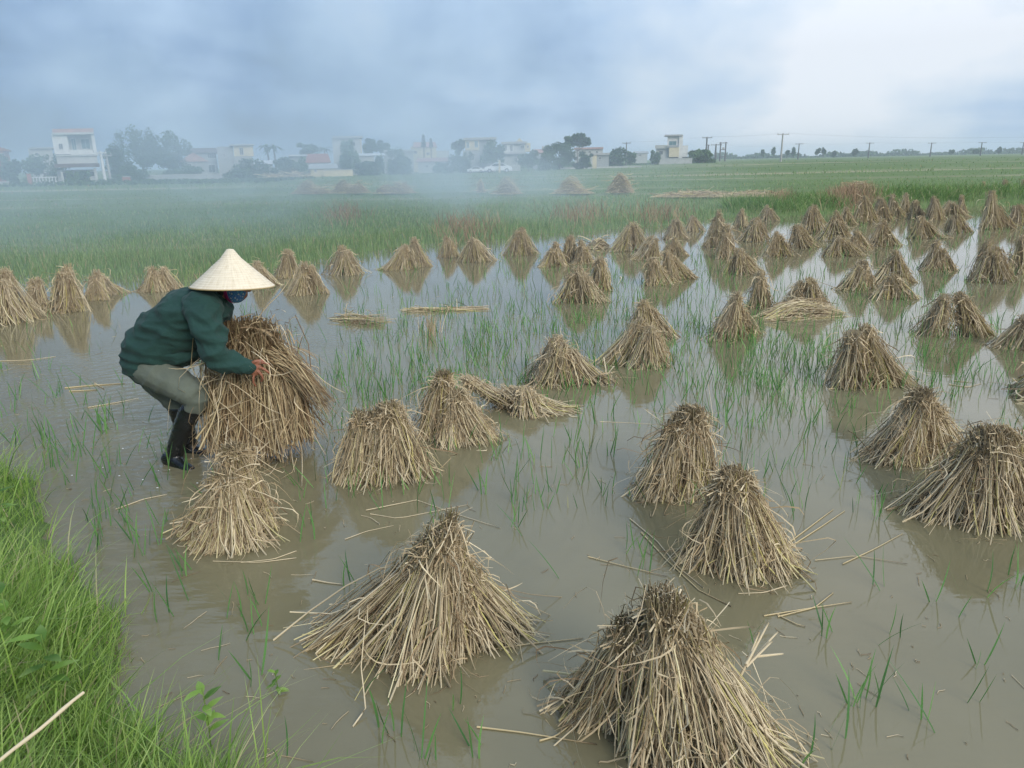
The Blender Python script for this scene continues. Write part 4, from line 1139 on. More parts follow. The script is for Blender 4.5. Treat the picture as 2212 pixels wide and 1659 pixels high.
def d_shirt(v):
    near_arm = min((v - c).length for c in arm_c)
    d = ridge(v, w_dir, u_dir, 9, 2.2, 0.016, 0.5) + ridge(v, w_dir, u_dir, 18, 5, 0.010, 9.1)
    if near_arm < .17:
        k = (.17 - near_arm) / .17
        d += k * ridge(v, Vector((0.7, 0, 0.7)), Vector((0.7, 0, -0.7)), 20, 6, 0.014, 3.3)
    return d
shirt = fuse('shirt', bm, 0.0075, 2, M_shirt, person, d_shirt)
# cuff
bm = bmesh.new()
chain(bm, [Q(838, 865, -.171), Q(884, 871, -.160)], [.046, .044], 20, False)
me = bpy.data.meshes.new('cuff'); bm.to_mesh(me); bm.free()
me.polygons.foreach_set('use_smooth', [True] * len(me.polygons))
cf = link('cuff', me, cloth_mat('cuff cloth', (0.055, 0.125, 0.115))); cf.parent = shirt
# button
bm = bmesh.new(); bmesh.ops.create_uvsphere(bm, u_segments=10, v_segments=6, radius=0.007)
bmesh.ops.scale(bm, vec=(1, 0.4, 1), verts=bm.verts)
me = bpy.data.meshes.new('button'); bm.to_mesh(me); bm.free()
bt = link('button', me, plain('dark button', (0.02, 0.03, 0.03), 0.4)); bt.parent = shirt; bt.location = Q(287, 790, -.095) - person.location
bt.location = Q(287, 790, -.105) - Vector(person.location) * 0

# hair and scarf under the hat
bm = bmesh.new()
chain(bm, [Q(735, 335, .04), Q(722, 395, .04), Q(715, 430, .045)], [(.06, .075), (.045, .065), (.03, .05)])
fuse('hair', bm, 0.008, 3, plain('dark hair', (0.012, 0.012, 0.012), 0.6), person)

# face mask: blue flowers on the front, magenta strap behind
def mask_part(name, a0, a1, scale, m):
    bm = bmesh.new()
    c = Q(800, 392, .04); rx, ry_, rz = .072 * scale, .068 * scale, .080 * scale
    rows = []
    for i in range(13):
        th = math.radians(78 + (165 - 78) * i / 12)
        row = []
        for j in range(25):
            ph = a0 + (a1 - a0) * j / 24
            d = Vector((math.sin(th) * math.cos(ph) * rx, math.sin(th) * math.sin(ph) * ry_, math.cos(th) * rz))
            row.append(bm.verts.new(c + d))
        rows.append(row)
    for A, B in zip(rows[:-1], rows[1:]):
        for j in range(24):
            bm.faces.new((A[j], B[j], B[j + 1], A[j + 1]))
    me = bpy.data.meshes.new(name); bmesh.ops.recalc_face_normals(bm, faces=bm.faces)
    bmesh.ops.solidify(bm, geom=bm.faces[:], thickness=0.002)
    bm.to_mesh(me); bm.free(); me.polygons.foreach_set('use_smooth', [True] * len(me.polygons))
    o = link(name, me, m); o.parent = person; o.matrix_parent_inverse = Matrix.Translation(-person.location)
    return o
m, t, b = new_mat('flowered blue cloth')
tcn = t.nodes.new('ShaderNodeTexCoord'); vo = t.nodes.new('ShaderNodeTexVoronoi'); vo.inputs['Scale'].default_value = 62
t.links.new(tcn.outputs['Object'], vo.inputs['Vector'])
t.links.new(ramp(t, vo.outputs['Distance'], [(0.15, (0.42, 0.44, 0.30)), (0.38, (0.06, 0.16, 0.34)), (0.6, (0.03, 0.10, 0.27)), (0.85, (0.06, 0.26, 0.33))]), b.inputs['Base Color'])
b.inputs['Roughness'].default_value = 0.9
mk = mask_part('face_mask', math.radians(-118), math.radians(118), 1.0, m)
st_ = mask_part('mask_strap', math.radians(-152), math.radians(-112), 1.03, plain('magenta cloth', (0.30, 0.015, 0.11), 0.8))

# conical hat
hat_mat, t, b = new_mat('palm leaf hat')
tcn = t.nodes.new('ShaderNodeTexCoord'); sp = t.nodes.new('ShaderNodeSeparateXYZ'); t.links.new(tcn.outputs['Object'], sp.inputs[0])
rings_ = M(t, 'SINE', M(t, 'MULTIPLY', sp.outputs[2], 520.0))
ang_ = M(t, 'ARCTAN2', sp.outputs[1], sp.outputs[0])
rad_n = t.nodes.new('ShaderNodeTexNoise'); rad_n.inputs['Scale'].default_value = 1.0; rad_n.inputs['Detail'].default_value = 3
cb = t.nodes.new('ShaderNodeCombineXYZ'); t.links.new(M(t, 'MULTIPLY', ang_, 16.0), cb.inputs[0]); t.links.new(M(t, 'MULTIPLY', sp.outputs[2], 14.0), cb.inputs[1])
t.links.new(cb.outputs[0], rad_n.inputs['Vector'])
cb2 = t.nodes.new('ShaderNodeCombineXYZ'); t.links.new(M(t, 'MULTIPLY', ang_, 3.0), cb2.inputs[0]); t.links.new(M(t, 'MULTIPLY', sp.outputs[2], 90.0), cb2.inputs[1])
n2 = t.nodes.new('ShaderNodeTexNoise'); n2.inputs['Scale'].default_value = 1.0; t.links.new(cb2.outputs[0], n2.inputs['Vector'])
c = ramp(t, M(t, 'ADD', M(t, 'MULTIPLY', rad_n.outputs[0], 0.6), M(t, 'MULTIPLY', n2.outputs[0], 0.4)), [(0.3, (0.60, 0.50, 0.34)), (0.5, (0.74, 0.64, 0.47)), (0.7, (0.82, 0.73, 0.56))])
c = mixc(t, M(t, 'MULTIPLY', M(t, 'ADD', rings_, 1.0), 0.10), c, (0.50, 0.39, 0.24))
t.links.new(c, b.inputs['Base Color']); b.inputs['Roughness'].default_value = 0.6
bn = t.nodes.new('ShaderNodeBump'); bn.inputs['Strength'].default_value = 0.4; bn.inputs['Distance'].default_value = 0.002
t.links.new(M(t, 'ADD', rings_, M(t, 'MULTIPLY', rad_n.outputs[0], 3.0)), bn.inputs['Height']); t.links.new(bn.outputs[0], b.inputs['Normal'])
rimL, rimR = Q(533, 360, .04), Q(1035, 377, .04)
HR = (rimR - rimL).length / 2
hcen = (rimL + rimR) / 2
hh = (Q(785, 140, .04) - hcen).length
bm = bmesh.new()
prof = [(0.0, hh), (0.02, hh * .985), (0.25 * HR, hh * .745), (0.5 * HR, hh * .495), (0.75 * HR, hh * .245), (HR, 0.0), (HR + .003, -.004), (HR - .002, -.006),
        (0.75 * HR, hh * .225), (0.5 * HR, hh * .47), (0.25 * HR, hh * .715), (0.0, hh * .95)]
S = 64; prev = None
for (r, z) in prof:
    if r == 0: cur = [bm.verts.new((0, 0, z))]
    else: cur = [bm.verts.new((r * (1 + .0035 * math.sin(5 * q + 1)) * math.cos(q), r * math.sin(q), z + .0015 * math.sin(3 * q) * (r / HR))) for q in [2 * math.pi * i / S for i in range(S)]]
    if prev:
        for i in range(S):
            j = (i + 1) % S
            if len(prev) == 1: bm.faces.new((prev[0], cur[j], cur[i])) if True else None
            elif len(cur) == 1: bm.faces.new((prev[i], prev[j], cur[0]))
            else: bm.faces.new((prev[i], prev[j], cur[j], cur[i]))
    prev = cur
bmesh.ops.recalc_face_normals(bm, faces=bm.faces)
me = bpy.data.meshes.new('conical_hat'); bm.to_mesh(me); bm.free(); me.polygons.foreach_set('use_smooth', [True] * len(me.polygons))
hat = link('conical_hat', me, hat_mat); hat.parent = person
hat.location = hcen - person.location
hat.rotation_euler = (math.radians(-4), math.radians(1.6), 0)
bm = bmesh.new()
S = 64; pr = []
for i in range(S):
    q = 2 * math.pi * i / S; c = Vector((math.cos(q) * (HR + .001), math.sin(q) * (HR + .001), -.003))
    pr.append([bm.verts.new(c + Vector((math.cos(q), math.sin(q), 0)) * (math.cos(w) * .0042) + Vector((0, 0, 1)) * (math.sin(w) * .0042)) for w in [math.pi / 3 * k for k in range(6)]])
for i in range(S):
    A, B = pr[i], pr[(i + 1) % S]
    for k in range(6): bm.faces.new((A[k], A[(k + 1) % 6], B[(k + 1) % 6], B[k]))
bmesh.ops.recalc_face_normals(bm, faces=bm.faces)
me = bpy.data.meshes.new('brim_hoop'); bm.to_mesh(me); bm.free()
hp_ = link('brim_hoop', me, plain('bamboo hoop', (0.36, 0.27, 0.13), 0.6)); hp_.parent = hat

# the bundle in the farmer's arms
def held():
    rng = np.random.default_rng(8); np.random.seed(8)
    dyc = .13
    foot = Q(940, 1350, dyc); cen = Vector((foot.x, foot.y, 0))
    top = Q(868, 610, dyc)
    root = empty('straw_bundle', cen)
    tag(root, 'big dripping straw bundle hugged by the farmer, held just above the water', 'straw bundle')
    zt, zb = top.z, foot.z
    tx = top.x - cen.x
    hubs = [((-.17, -.03, zb + .02), (.12, .16), (tx - .08, -.02, zt * .95), .09, 300),
            ((0.02, -.13, zb - .01), (.17, .13), (tx + .01, -.04, zt), .10, 420),
            ((.22, -.04, zb + .05), (.15, .16), (tx + .08, -.02, zt * .96), .09, 380),
            ((.04, .12, zb + .02), (.28, .12), (tx, .06, zt * .98), .12, 240)]
    for bc, br, tc_, tr, n in hubs:
        pth, r = bundle_geo(rng, bc, br, tc_, tr, n, 0.0036, 0.09, 0.035)
        # belly: hugged in the middle, bulging shoulders
        f = (pth[..., 2] - zb) / (zt - zb)
        bul = 1 + 0.30 * np.sin(np.clip(f, 0, 1) ** 1.3 * math.pi)
        cx = tx * np.clip(f, 0, 1)
        pth[..., 0] = cx + (pth[..., 0] - cx) * bul
        pth[..., 1] *= np.minimum(bul, 1.12)
        pth[..., 2] -= (rng.random(n)[:, None] < .4) * rng.uniform(0, .07, n)[:, None] * (f < .3)
        v_, f_, t_ = strands(pth, r, 4, rng.random(n))
        link('bundle', np_mesh('bundle', v_, f_, t_), MT['wet_straw'], root)
    # a sheaf of stems kicking out to the lower right
    n = 260
    a = Q(1060, 800, .02) - cen; b = Q(1390, 1130, .0) - cen
    t = np.linspace(0, 1, 6)[None, :, None]
    s0 = np.array(a)[None] + rng.normal(0, .035, (n, 3)); e0 = np.array(b)[None] + rng.normal(0, 1, (n, 3)) * np.array([.04, .04, .06])
    e0 = s0 + (e0 - s0) * rng.uniform(.45, 1.0, n)[:, None]
    pth = s0[:, None] * (1 - t) + e0[:, None] * t; pth[..., 2] += .035 * np.sin(t[..., 0] * math.pi)
    pth[..., 0] += 0
    v_, f_, t_ = strands(pth, np.linspace(1, .5, 6)[None] * np.full((n, 1), .0032), 4, rng.random(n))
    link('bundle', np_mesh('bundle', v_, f_, t_), MT['wet_straw'], root)
    lg = []
    for bc, br, tc_, tr, n in hubs:
        m2 = 95
        pth, r = leaf_geo(rng, bc, (br[0] * 1.25, br[1] * 1.15), tc_, tr * 1.3, m2, .0034, .45)
        fl = rng.normal(0, 1, (m2, 3)); fl /= np.linalg.norm(fl, axis=1)[:, None]
        lg.append(strands(pth, r, 2, rng.random(m2), fl))
        # drooping threads over the water
        m3 = 40
        ph = rng.uniform(0, 6.28, m3)
        s = np.array(bc)[None] + np.stack([np.cos(ph) * br[0], np.sin(ph) * br[1], np.full(m3, .05)], 1)
        pth = s[:, None] + np.array([0, 0, -1.0]) * t * rng.uniform(.05, .17, m3)[:, None, None] + rng.normal(0, .02, (m3, 1, 3)) * t
        lg.append(strands(pth, np.full((m3, 6), .0016), 2, rng.random(m3), fl[:m3]))
        # folded leaf heads on top
        m4 = 80
        s = np.array(tc_)[None] + rng.normal(0, 1, (m4, 3)) * np.array([tr, tr, .03]) * .8
        d = rng.normal(0, 1, (m4, 3)); d[:, 2] = abs(d[:, 2]) * .5
        pth = s[:, None] + d[:, None] * t * .05 - np.array([0, 0, 1.0]) * (t ** 2) * rng.uniform(0, .11, m4)[:, None, None]
        fl4 = rng.normal(0, 1, (m4, 3)); fl4 /= np.linalg.norm(fl4, axis=1)[:, None]
        lg.append(strands(pth, np.full((m4, 6), .0038), 2, rng.random(m4) * .7, fl4))
    # stray straws sticking up and out
    for (p, q) in (((905, 590, .1), (975, 520, .1)), ((930, 590, .1), (1160, 300, .15)), ((1010, 610, .1), (1060, 660, .0)), ((740, 960, -.12), (1080, 1170, -.15)),
                   ((700, 1090, -.12), (960, 1340, -.14)), ((640, 1180, -.08), (880, 1060, -.16)), ((1000, 1000, -.12), (1080, 1420, -.12)), ((880, 930, -.13), (1160, 905, -.14)),
                   ((590, 880, .0), (760, 1290, -.1)), ((1160, 820, .0), (1480, 1040, .05))):
        a, b = np.array(Q(*p) - cen), np.array(Q(*q) - cen)
        pth = (a[None, None] * (1 - t) + b[None, None] * t); pth[..., 2] += .012 * np.sin(t[..., 0] * 7)
        lg.append(strands(pth, np.linspace(1, .6, 6)[None] * .0036, 4, np.array([.85])))
    v_, f_, t_ = merge(lg)
    link('loose_leaves', np_mesh('loose_leaves', v_, f_, t_), MT['leaf_straw'], root)
held()

# ------------------------------------------------------------------ village, trees and poles beyond the fields
def gz(x, y): return float(terrain(x, y))
def rect(x0, y0, x1, y1, D):
    """photograph rectangle on the vertical plane at depth D -> x0, x1, z0, z1"""
    ym, xm = (y0 + y1) / 2, (x0 + x1) / 2
    return P(x0, ym, D).x, P(x1, ym, D).x, P(xm, y1, D).z, P(xm, y0, D).z
def boxbm(bm, x0, x1, y0, y1, z0, z1):
    vs = [bm.verts.new(p) for p in ((x0, y0, z0), (x1, y0, z0), (x1, y1, z0), (x0, y1, z0), (x0, y0, z1), (x1, y0, z1), (x1, y1, z1), (x0, y1, z1))]
    for f in ((0, 3, 2, 1), (4, 5, 6, 7), (0, 1, 5, 4), (1, 2, 6, 5), (2, 3, 7, 6), (3, 0, 4, 7)):
        bm.faces.new([vs[i] for i in f])
ALPHA = {}
def finish(name, bm, m, parent, org):
    al = ALPHA.get(tuple(round(c, 4) for c in org))
    if al is None:
        bmesh.ops.translate(bm, vec=-Vector(org), verts=bm.verts)
    else:      # the facade turns to face the road the photographer stands on
        c, sn, D, X = math.cos(al), math.sin(al), org[1], org[0]
        for vtx in bm.verts:
            d = vtx.co.x - X; s = d * D / (c * D + (X + d) * sn); k = (D - s * sn) / D
            zz = EYE.z + (vtx.co.z - EYE.z) * k if vtx.co.z > org[2] + .05 else vtx.co.z
            vtx.co = (s, vtx.co.y - D, zz - org[2])
    bmesh.ops.recalc_face_normals(bm, faces=bm.faces)
    me = bpy.data.meshes.new(name); bm.to_mesh(me); bm.free()
    o = bpy.data.objects.new(name, me); scene.collection.objects.link(o); me.materials.append(m)
    if parent is not None: o.parent = parent
    return o
VM = {}
def vmat(k, col, rough=0.85, var=0.14, sc=0.9):
    if k not in VM: VM[k] = plain(k, col, rough, var, sc, 0, 0.2)
    return VM[k]
WHITE = vmat('white plaster', (0.62, 0.61, 0.58)); CREAM = vmat('cream plaster', (0.58, 0.50, 0.33)); GREY = vmat('grey plaster', (0.33, 0.34, 0.33))
PALE = vmat('pale weathered plaster', (0.43, 0.43, 0.40)); TILE = vmat('red roof tiles', (0.30, 0.10, 0.06), 0.9, .25, 3); PINKR = vmat('faded pink roof', (0.42, 0.25, 0.21), .9, .2, 2)
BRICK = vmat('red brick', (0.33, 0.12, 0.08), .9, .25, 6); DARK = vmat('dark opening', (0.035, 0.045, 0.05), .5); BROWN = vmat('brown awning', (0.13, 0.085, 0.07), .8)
CONC = vmat('concrete', (0.38, 0.37, 0.35), .9, .15, 2); WOODB = vmat('blue green shutter', (0.10, 0.20, 0.22), .6); METAL = vmat('pale metal sheet', (0.55, 0.57, 0.58), .5)
CARW = vmat('white car paint', (0.78, 0.79, 0.80), .25, .03); GLASS = vmat('dark glass', (0.02, 0.03, 0.035), .1); RUB = vmat('tyre rubber', (0.02, 0.02, 0.02), .8)

class House:
    def __init__(s, name, x, D, label, cat='house', group=None):
        c = P(x, 400, D); s.D = D; s.org = Vector((c.x, D, gz(c.x, D))); s.root = empty(name, s.org); s.root.rotation_euler = (0, 0, -math.atan2(c.x, D)); ALPHA[tuple(round(q_, 4) for q_ in s.org)] = math.atan2(c.x, D); tag(s.root, label, cat, group)
    def box(s, name, r, dep, m, proud=0.0, ground=False, parent=None):
        """r = photograph rectangle of the front face; dep = depth behind it; proud = metres in front of the house plane"""
        x0, x1, z0, z1 = rect(*r, s.D)
        if ground: z0 = s.org.z - 0.3
        bm = bmesh.new(); boxbm(bm, x0, x1, s.D - proud, s.D - proud + dep, z0, z1)
        return finish(name, bm, m, parent or s.root, s.org if parent is None else s.org)
    def window(s, r, name='window', m=None, fr=None, proud=0.0, bars=1):
        x0, x1, z0, z1 = rect(*r, s.D); fr = fr or WHITE
        y = s.D - proud; w = 0.07
        bm = bmesh.new()
        boxbm(bm, x0, x0 + w, y - .06, y + .02, z0, z1); boxbm(bm, x1 - w, x1, y - .06, y + .02, z0, z1)
        boxbm(bm, x0 + w, x1 - w, y - .06, y + .02, z1 - w, z1); boxbm(bm, x0 + w, x1 - w, y - .06, y + .02, z0, z0 + w)
        for i in range(bars):
            xx = x0 + (x1 - x0) * (i + 1) / (bars + 1); boxbm(bm, xx - .025, xx + .025, y - .05, y + .015, z0 + w, z1 - w)
        f = finish(name, bm, fr, s.root, s.org)
        bm = bmesh.new(); boxbm(bm, x0 + w, x1 - w, y - .012, y + .01, z0 + w, z1 - w)
        finish('pane', bm, m or DARK, f, s.org)
        return f
    def gable(s, r, dep, m, over=0.3, proud=0.3, name='roof'):
        """ridge parallel to the picture: sloping tiled roof"""
        x0, x1, z0, z1 = rect(*r, s.D); bm = bmesh.new()
        y0, y1 = s.D - proud, s.D + dep + proud; ym = (y0 + y1) / 2
        vs = [bm.verts.new(p) for p in ((x0 - over, y0, z0), (x1 + over, y0, z0), (x1, ym, z1), (x0, ym, z1), (x0 - over, y1, z0), (x1 + over, y1, z0),
                                        (x0 - over, y0, z0 - .1), (x1 + over, y0, z0 - .1), (x0 - over, y1, z0 - .1), (x1 + over, y1, z0 - .1))]
        for f in ((0, 1, 2, 3), (4, 3, 2, 5), (0, 3, 4, 8, 6), (1, 7, 9, 5, 2), (0, 6, 7, 1), (4, 5, 9, 8), (6, 8, 9, 7)):
            bm.faces.new([vs[i] for i in f])
        return finish(name, bm, m, s.root, s.org)
    def gable_front(s, r, dep, m, name='roof'):
        """ridge running away from the picture: triangular front"""
        x0, x1, z0, z1 = rect(*r, s.D); bm = bmesh.new(); xm = (x0 + x1) / 2
        y0, y1 = s.D - .3, s.D + dep
        vs = [bm.verts.new(p) for p in ((x0, y0, z0), (x1, y0, z0), (xm, y0, z1), (x0, y1, z0), (x1, y1, z0), (xm, y1, z1))]
        for f in ((0, 1, 2), (3, 5, 4), (0, 2, 5, 3), (1, 4, 5, 2), (0, 3, 4, 1)): bm.faces.new([vs[i] for i in f])
        return finish(name, bm, m, s.root, s.org)
z1 = lambda a, b, c, d: (0.25 * a, 230.4 + .25 * b, .25 * c, 230.4 + .25 * d)
z2 = lambda a, b, c, d: (518.4 + 0.25 * a, 230.4 + .25 * b, 518.4 + .25 * c, 230.4 + .25 * d)
z3 = lambda a, b, c, d: (979.2 + 0.2604 * a, 230.4 + .2604 * b, 979.2 + .2604 * c, 230.4 + .2604 * d)

# white two-storey house at the left
h = House('balcony_house', 160, 96, 'white two-storey house with a balcony at the left of the village')
h.box('wall', z1(500, 545, 845, 700), 8, PALE, -1.2, True)
h.box('wall', z1(490, 428, 842, 492), 8.5, PALE, 0)
h.box('wall', z1(458, 240, 592, 412), 7.5, WHITE, 0)
h.box('wall', z1(592, 240, 802, 420), 6, PALE, -1.6)
h.box('pillar', z1(800, 240, 828, 420), .5, WHITE, 0.0)
h.box('balcony', z1(606, 372, 832, 416), .14, WHITE, 0.05)
h.box('balcony', z1(480, 414, 846, 428), 9, PALE, 0.18)
h.box('roof', z1(446, 222, 812, 241), 9, PALE, 0.35)
h.box('parapet', z1(450, 190, 808, 224), .3, PINKR, 0.1)
h.box('awning', z1(470, 492, 858, 524), 2.4, BROWN, 1.0)
h.window(z1(505, 316, 545, 370), m=DARK)
h.window(z1(618, 268, 664, 400), 'door', WOODB, WHITE, -1.58)
h.window(z1(700, 272, 782, 366), m=WOODB, proud=-1.58)
h.window(z1(548, 572, 604, 690), 'door', DARK, BROWN, -1.18)
h.window(z1(680, 560, 820, 606), m=DARK, proud=-1.18)
h.box('pillar', z1(532, 560, 552, 680), .3, PALE, 0.6); h.box('pillar', z1(820, 530, 845, 700), .3, PALE, 0.6)
h.box('shutter', z1(770, 606, 820, 668), .1, WHITE, -1.1)
def fence_wall(name, r, D, label, m, pil=None, bars=False, cat='wall', group=None):
    h = House(name, (r[0] + r[2]) / 2, D, label, cat, group)
    if bars:
        x0, x1, z0, z1_ = rect(*r, D); bm = bmesh.new()
        boxbm(bm, x0, x1, D, D + .2, h.org.z - .2, z0 + (z1_ - z0) * .45); boxbm(bm, x0, x1, D, D + .15, z1_ - .1, z1_)
        n = int((x1 - x0) / .35)
        for i in range(n):
            xx = x0 + (x1 - x0) * (i + .5) / n; boxbm(bm, xx - .06, xx + .06, D + .02, D + .12, z0 + (z1_ - z0) * .45, z1_ - .1)
        finish('balustrade', bm, m, h.root, h.org)
    else:
        h.box('wall', r, .25, m, 0, True)
        h.box('coping', (r[0] - .4, r[1] - 1.0, r[2] + .4, r[1] + .6), .4, PALE, .07)
    if pil: 
        for p in pil: h.box('pillar', p, .6, BRICK, .2, True)
    return h
fence_wall('balustrade_wall', z1(278, 606, 498, 686), 93, 'white balustrade wall with brick pillar beside the balcony house', WHITE, [z1(238, 580, 276, 690)], True)
fence_wall('garden_wall', z1(1060, 606, 1130, 672), 95, 'short brick gate pillar wall below the big smoky trees', BRICK)
fence_wall('garden_wall', z1(1230, 588, 1915, 622), 104, 'long faint garden wall right of the big smoky trees', GREY)
fence_wall('garden_wall', z2(720, 546, 975, 575), 122, 'low cream garden wall below the red tiled roof', CREAM)
fence_wall('garden_wall', z3(1640, 432, 1982, 462), 190, 'low pale wall at the foot of the white stair-tower house', PALE)
fence_wall('garden_wall', z3(860, 500, 1560, 516), 150, 'very long white kerb wall across the middle of the hazy field', WHITE)
fence_wall('garden_wall', z1(0, 650, 78, 690), 94, 'pale wall at the left edge below the brick house', PALE)

h = House('brick_house', -5, 104, 'red brick house cut off by the left edge of the photo')
h.box('wall', z1(-260, 380, 60, 690), 9, BRICK, 0, True); h.gable_front(z1(-290, 315, 95, 385), 9, TILE)
h.window(z1(0, 400, 40, 450), m=DARK); h.box('wall', z1(48, 370, 92, 560), 5, PINKR, -1, True)
h = House('flat_roof_house', 92, 116, 'low grey flat-roofed house behind the round tree at the left')
h.box('wall', z1(265, 362, 470, 600), 8, PALE, 0, True); h.box('roof', z1(258, 352, 475, 364), 9, CONC, .4); h.window(z1(300, 395, 335, 430))
h = House('gable_house', 420, 112, 'smoky house with pink gable roof right of the big trees')
h.box('wall', z1(1560, 470, 1795, 600), 7, GREY, 0, True); h.gable_front(z1(1540, 395, 1800, 475), 8, PINKR); h.window(z1(1620, 490, 1660, 540))
h = House('gable_house', 447, 128, 'dim house with dark roof and upper storey behind the pink gable')
h.box('wall', z1(1640, 395, 1880, 600), 8, GREY, 0, True); h.gable(z1(1640, 352, 1870, 398), 8, BROWN); h.window(z1(1790, 400, 1870, 450), bars=3); h.window(z1(1800, 500, 1862, 570), 'door')
h = House('cream_house', 510, 122, 'bright cream box house with flat roof left of the palm trees')
h.box('wall', z1(2020, 333, 2188, 428), 7, CREAM, 0); h.box('wall', z1(1885, 345, 2025, 600), 7, GREY, -.4, True); h.box('wall', z1(2025, 428, 2188, 600), 6.8, GREY, -.1, True)
h.box('roof', z1(1980, 326, 2196, 336), 8, CONC, .5); h.window(z1(2068, 352, 2105, 418), 'door'); h.window(z1(1925, 400, 1950, 440), proud=-.4)
h = House('shed', 585, 118, 'small pale shed between bushes left of the red tiled roof', 'shed')
h.box('wall', z2(140, 490, 285, 600), 5, PALE, 0, True); h.gable(z2(130, 462, 290, 492), 5, METAL)
h = House('tiled_house', 695, 126, 'long low house with red tiled roof', 'house')
h.box('wall', z2(585, 478, 770, 600), 7, PALE, 0, True); h.gable(z2(565, 405, 765, 480), 7, TILE); h.box('wall', z2(425, 425, 575, 560), 6, GREY, -.5, True)
h.box('roof', z2(420, 415, 580, 427), 7, METAL, .1); h.window(z2(610, 500, 640, 530)); h.window(z2(690, 500, 722, 560), 'door')
h = House('lean_to', 715, 123, 'low lean-to shed with pale sheet roof below the red tiled house', 'shed')
h.box('wall', z2(610, 530, 830, 600), 3, CREAM, 0, True); h.gable(z2(600, 492, 835, 532), 4, GREY); h.window(z2(640, 540, 665, 570))
h = House('tall_house', 750, 140, 'tall blank-walled grey white house with flat slab roof')
h.box('wall', z2(808, 272, 1052, 600), 9, PALE, 0, True); h.box('roof', z2(798, 256, 1060, 272), 10, CONC, .5); h.box('downpipe', z2(1042, 275, 1052, 420), .2, CREAM, .2)
h.window(z2(860, 430, 900, 480)); h.window(z2(880, 300, 915, 345)); h.window(z2(960, 300, 1000, 345))
h = House('low_house', 800, 133, 'low pale house with white sheet roof before the tall grey one')
h.box('wall', z2(865, 418, 1165, 600), 7, PALE, 0, True); h.gable(z2(1000, 400, 1245, 420), 7, METAL); h.window(z2(1050, 470, 1085, 510)); h.window(z2(990, 450, 1025, 475))
h = House('low_house', 880, 140, 'low olive-grey house behind the bush, centre left')
h.box('wall', z2(1245, 385, 1500, 600), 7, GREY, 0, True); h.box('roof', z2(1240, 372, 1510, 387), 8, PALE, .3); h.window(z2(1330, 430, 1360, 460)); h.window(z2(1350, 488, 1368, 510)); h.window(z2(1462, 488, 1480, 515))
h = House('pink_roof_house', 915, 165, 'house with faded pink hipped roof and two conifers')
h.box('wall', z2(1480, 345, 1700, 600), 9, CREAM, 0, True); h.gable(z2(1500, 300, 1690, 348), 9, PINKR); h.box('wall', z2(1700, 380, 1810, 600), 8, PALE, -.4, True); h.window(z2(1500, 380, 1530, 410)); h.window(z2(1610, 395, 1640, 420))
h = House('pink_roof_house', 935, 142, 'low long house with dull pink tiles behind the drifting smoke')
h.box('wall', z2(1540, 470, 1800, 600), 6, PALE, 0, True); h.gable(z2(1530, 440, 1810, 472), 6, PINKR); h.window(z2(1600, 500, 1630, 530))
h = House('cream_house', 1035, 138, 'cream two-storey house with flat roof and paired windows in the centre')
h.box('wall', z3(98, 276, 215, 362), 8, CREAM, 0); h.box('wall', z3(215, 276, 350, 470), 7.8, GREY, -.3, True); h.box('wall', z3(80, 362, 215, 470), 7.6, PALE, -.15, True); h.box('roof', z3(82, 256, 358, 276), 9, CONC, .4)
h.window(z3(108, 290, 134, 345), m=WOODB); h.window(z3(176, 282, 206, 340), m=WOODB); h.window(z3(122, 398, 155, 430)); h.window(z3(265, 300, 300, 340))
h = House('gable_front_house', 1115, 142, 'white two-storey house with small gable on its flat roof')
h.box('wall', z3(404, 308, 500, 380), 8, WHITE, 0); h.box('wall', z3(500, 304, 596, 380), 8, PALE, -.2); h.box('wall', z3(596, 300, 640, 372), 7, CREAM, -.5); h.box('roof', z3(398, 290, 612, 308), 9, CONC, .35)
h.gable_front(z3(518, 260, 580, 292), 4, CREAM); h.box('wall', z3(420, 392, 556, 480), 7, PALE, -.3, True); h.box('balcony', z3(400, 378, 600, 393), 8.8, CONC, .5)
h.window(z3(424, 316, 446, 362)); h.window(z3(470, 316, 494, 372), 'door'); h.window(z3(560, 316, 590, 350)); h.window(z3(504, 418, 530, 460)); h.window(z3(610, 318, 628, 345), proud=-.5)
h = House('long_house', 1300 * 0 + 979.2 + .2604 * 1120, 170, 'long pinkish flat-roofed house right of the spreading tree')
h.box('wall', z3(1008, 352, 1240, 470), 8, PALE, 0, True); h.box('roof', z3(1002, 338, 1244, 353), 9, PINKR, .4); h.window(z3(1040, 368, 1062, 390)); h.window(z3(1120, 365, 1142, 388)); h.window(z3(1180, 365, 1202, 388))
h = House('yellow_house', 979.2 + .2604 * 1215, 150, 'low house with a pale yellow door bay before the long pinkish one')
h.box('wall', z3(1155, 395, 1190, 455), 5, CREAM, .3, True); h.box('wall', z3(1190, 402, 1290, 460), 5, GREY, 0, True); h.box('roof', z3(1148, 384, 1296, 402), 6, CONC, .4); h.window(z3(1205, 415, 1230, 440))
h = House('low_house', 979.2 + .2604 * 690, 165, 'low house with grey roofs and a chimney right of the white gabled house')
h.box('wall', z3(660, 380, 760, 470), 6, GREY, 0, True); h.gable(z3(655, 352, 765, 382), 6, PINKR); h.box('chimney', z3(736, 325, 752, 368), 1, CONC, -2); h.window(z3(690, 390, 712, 410))
h = House('hazy_house', 979.2 + .2604 * 1560, 260, 'faint far house in haze left of the stair-tower house')
h.box('wall', z3(1500, 385, 1610, 440), 9, PALE, 0, True); h.gable(z3(1495, 368, 1615, 386), 9, GREY); h.window(z3(1540, 395, 1560, 410))
h = House('stair_tower_house', 1450, 198, 'white house with tall stair tower and slab roof standing alone on the right')
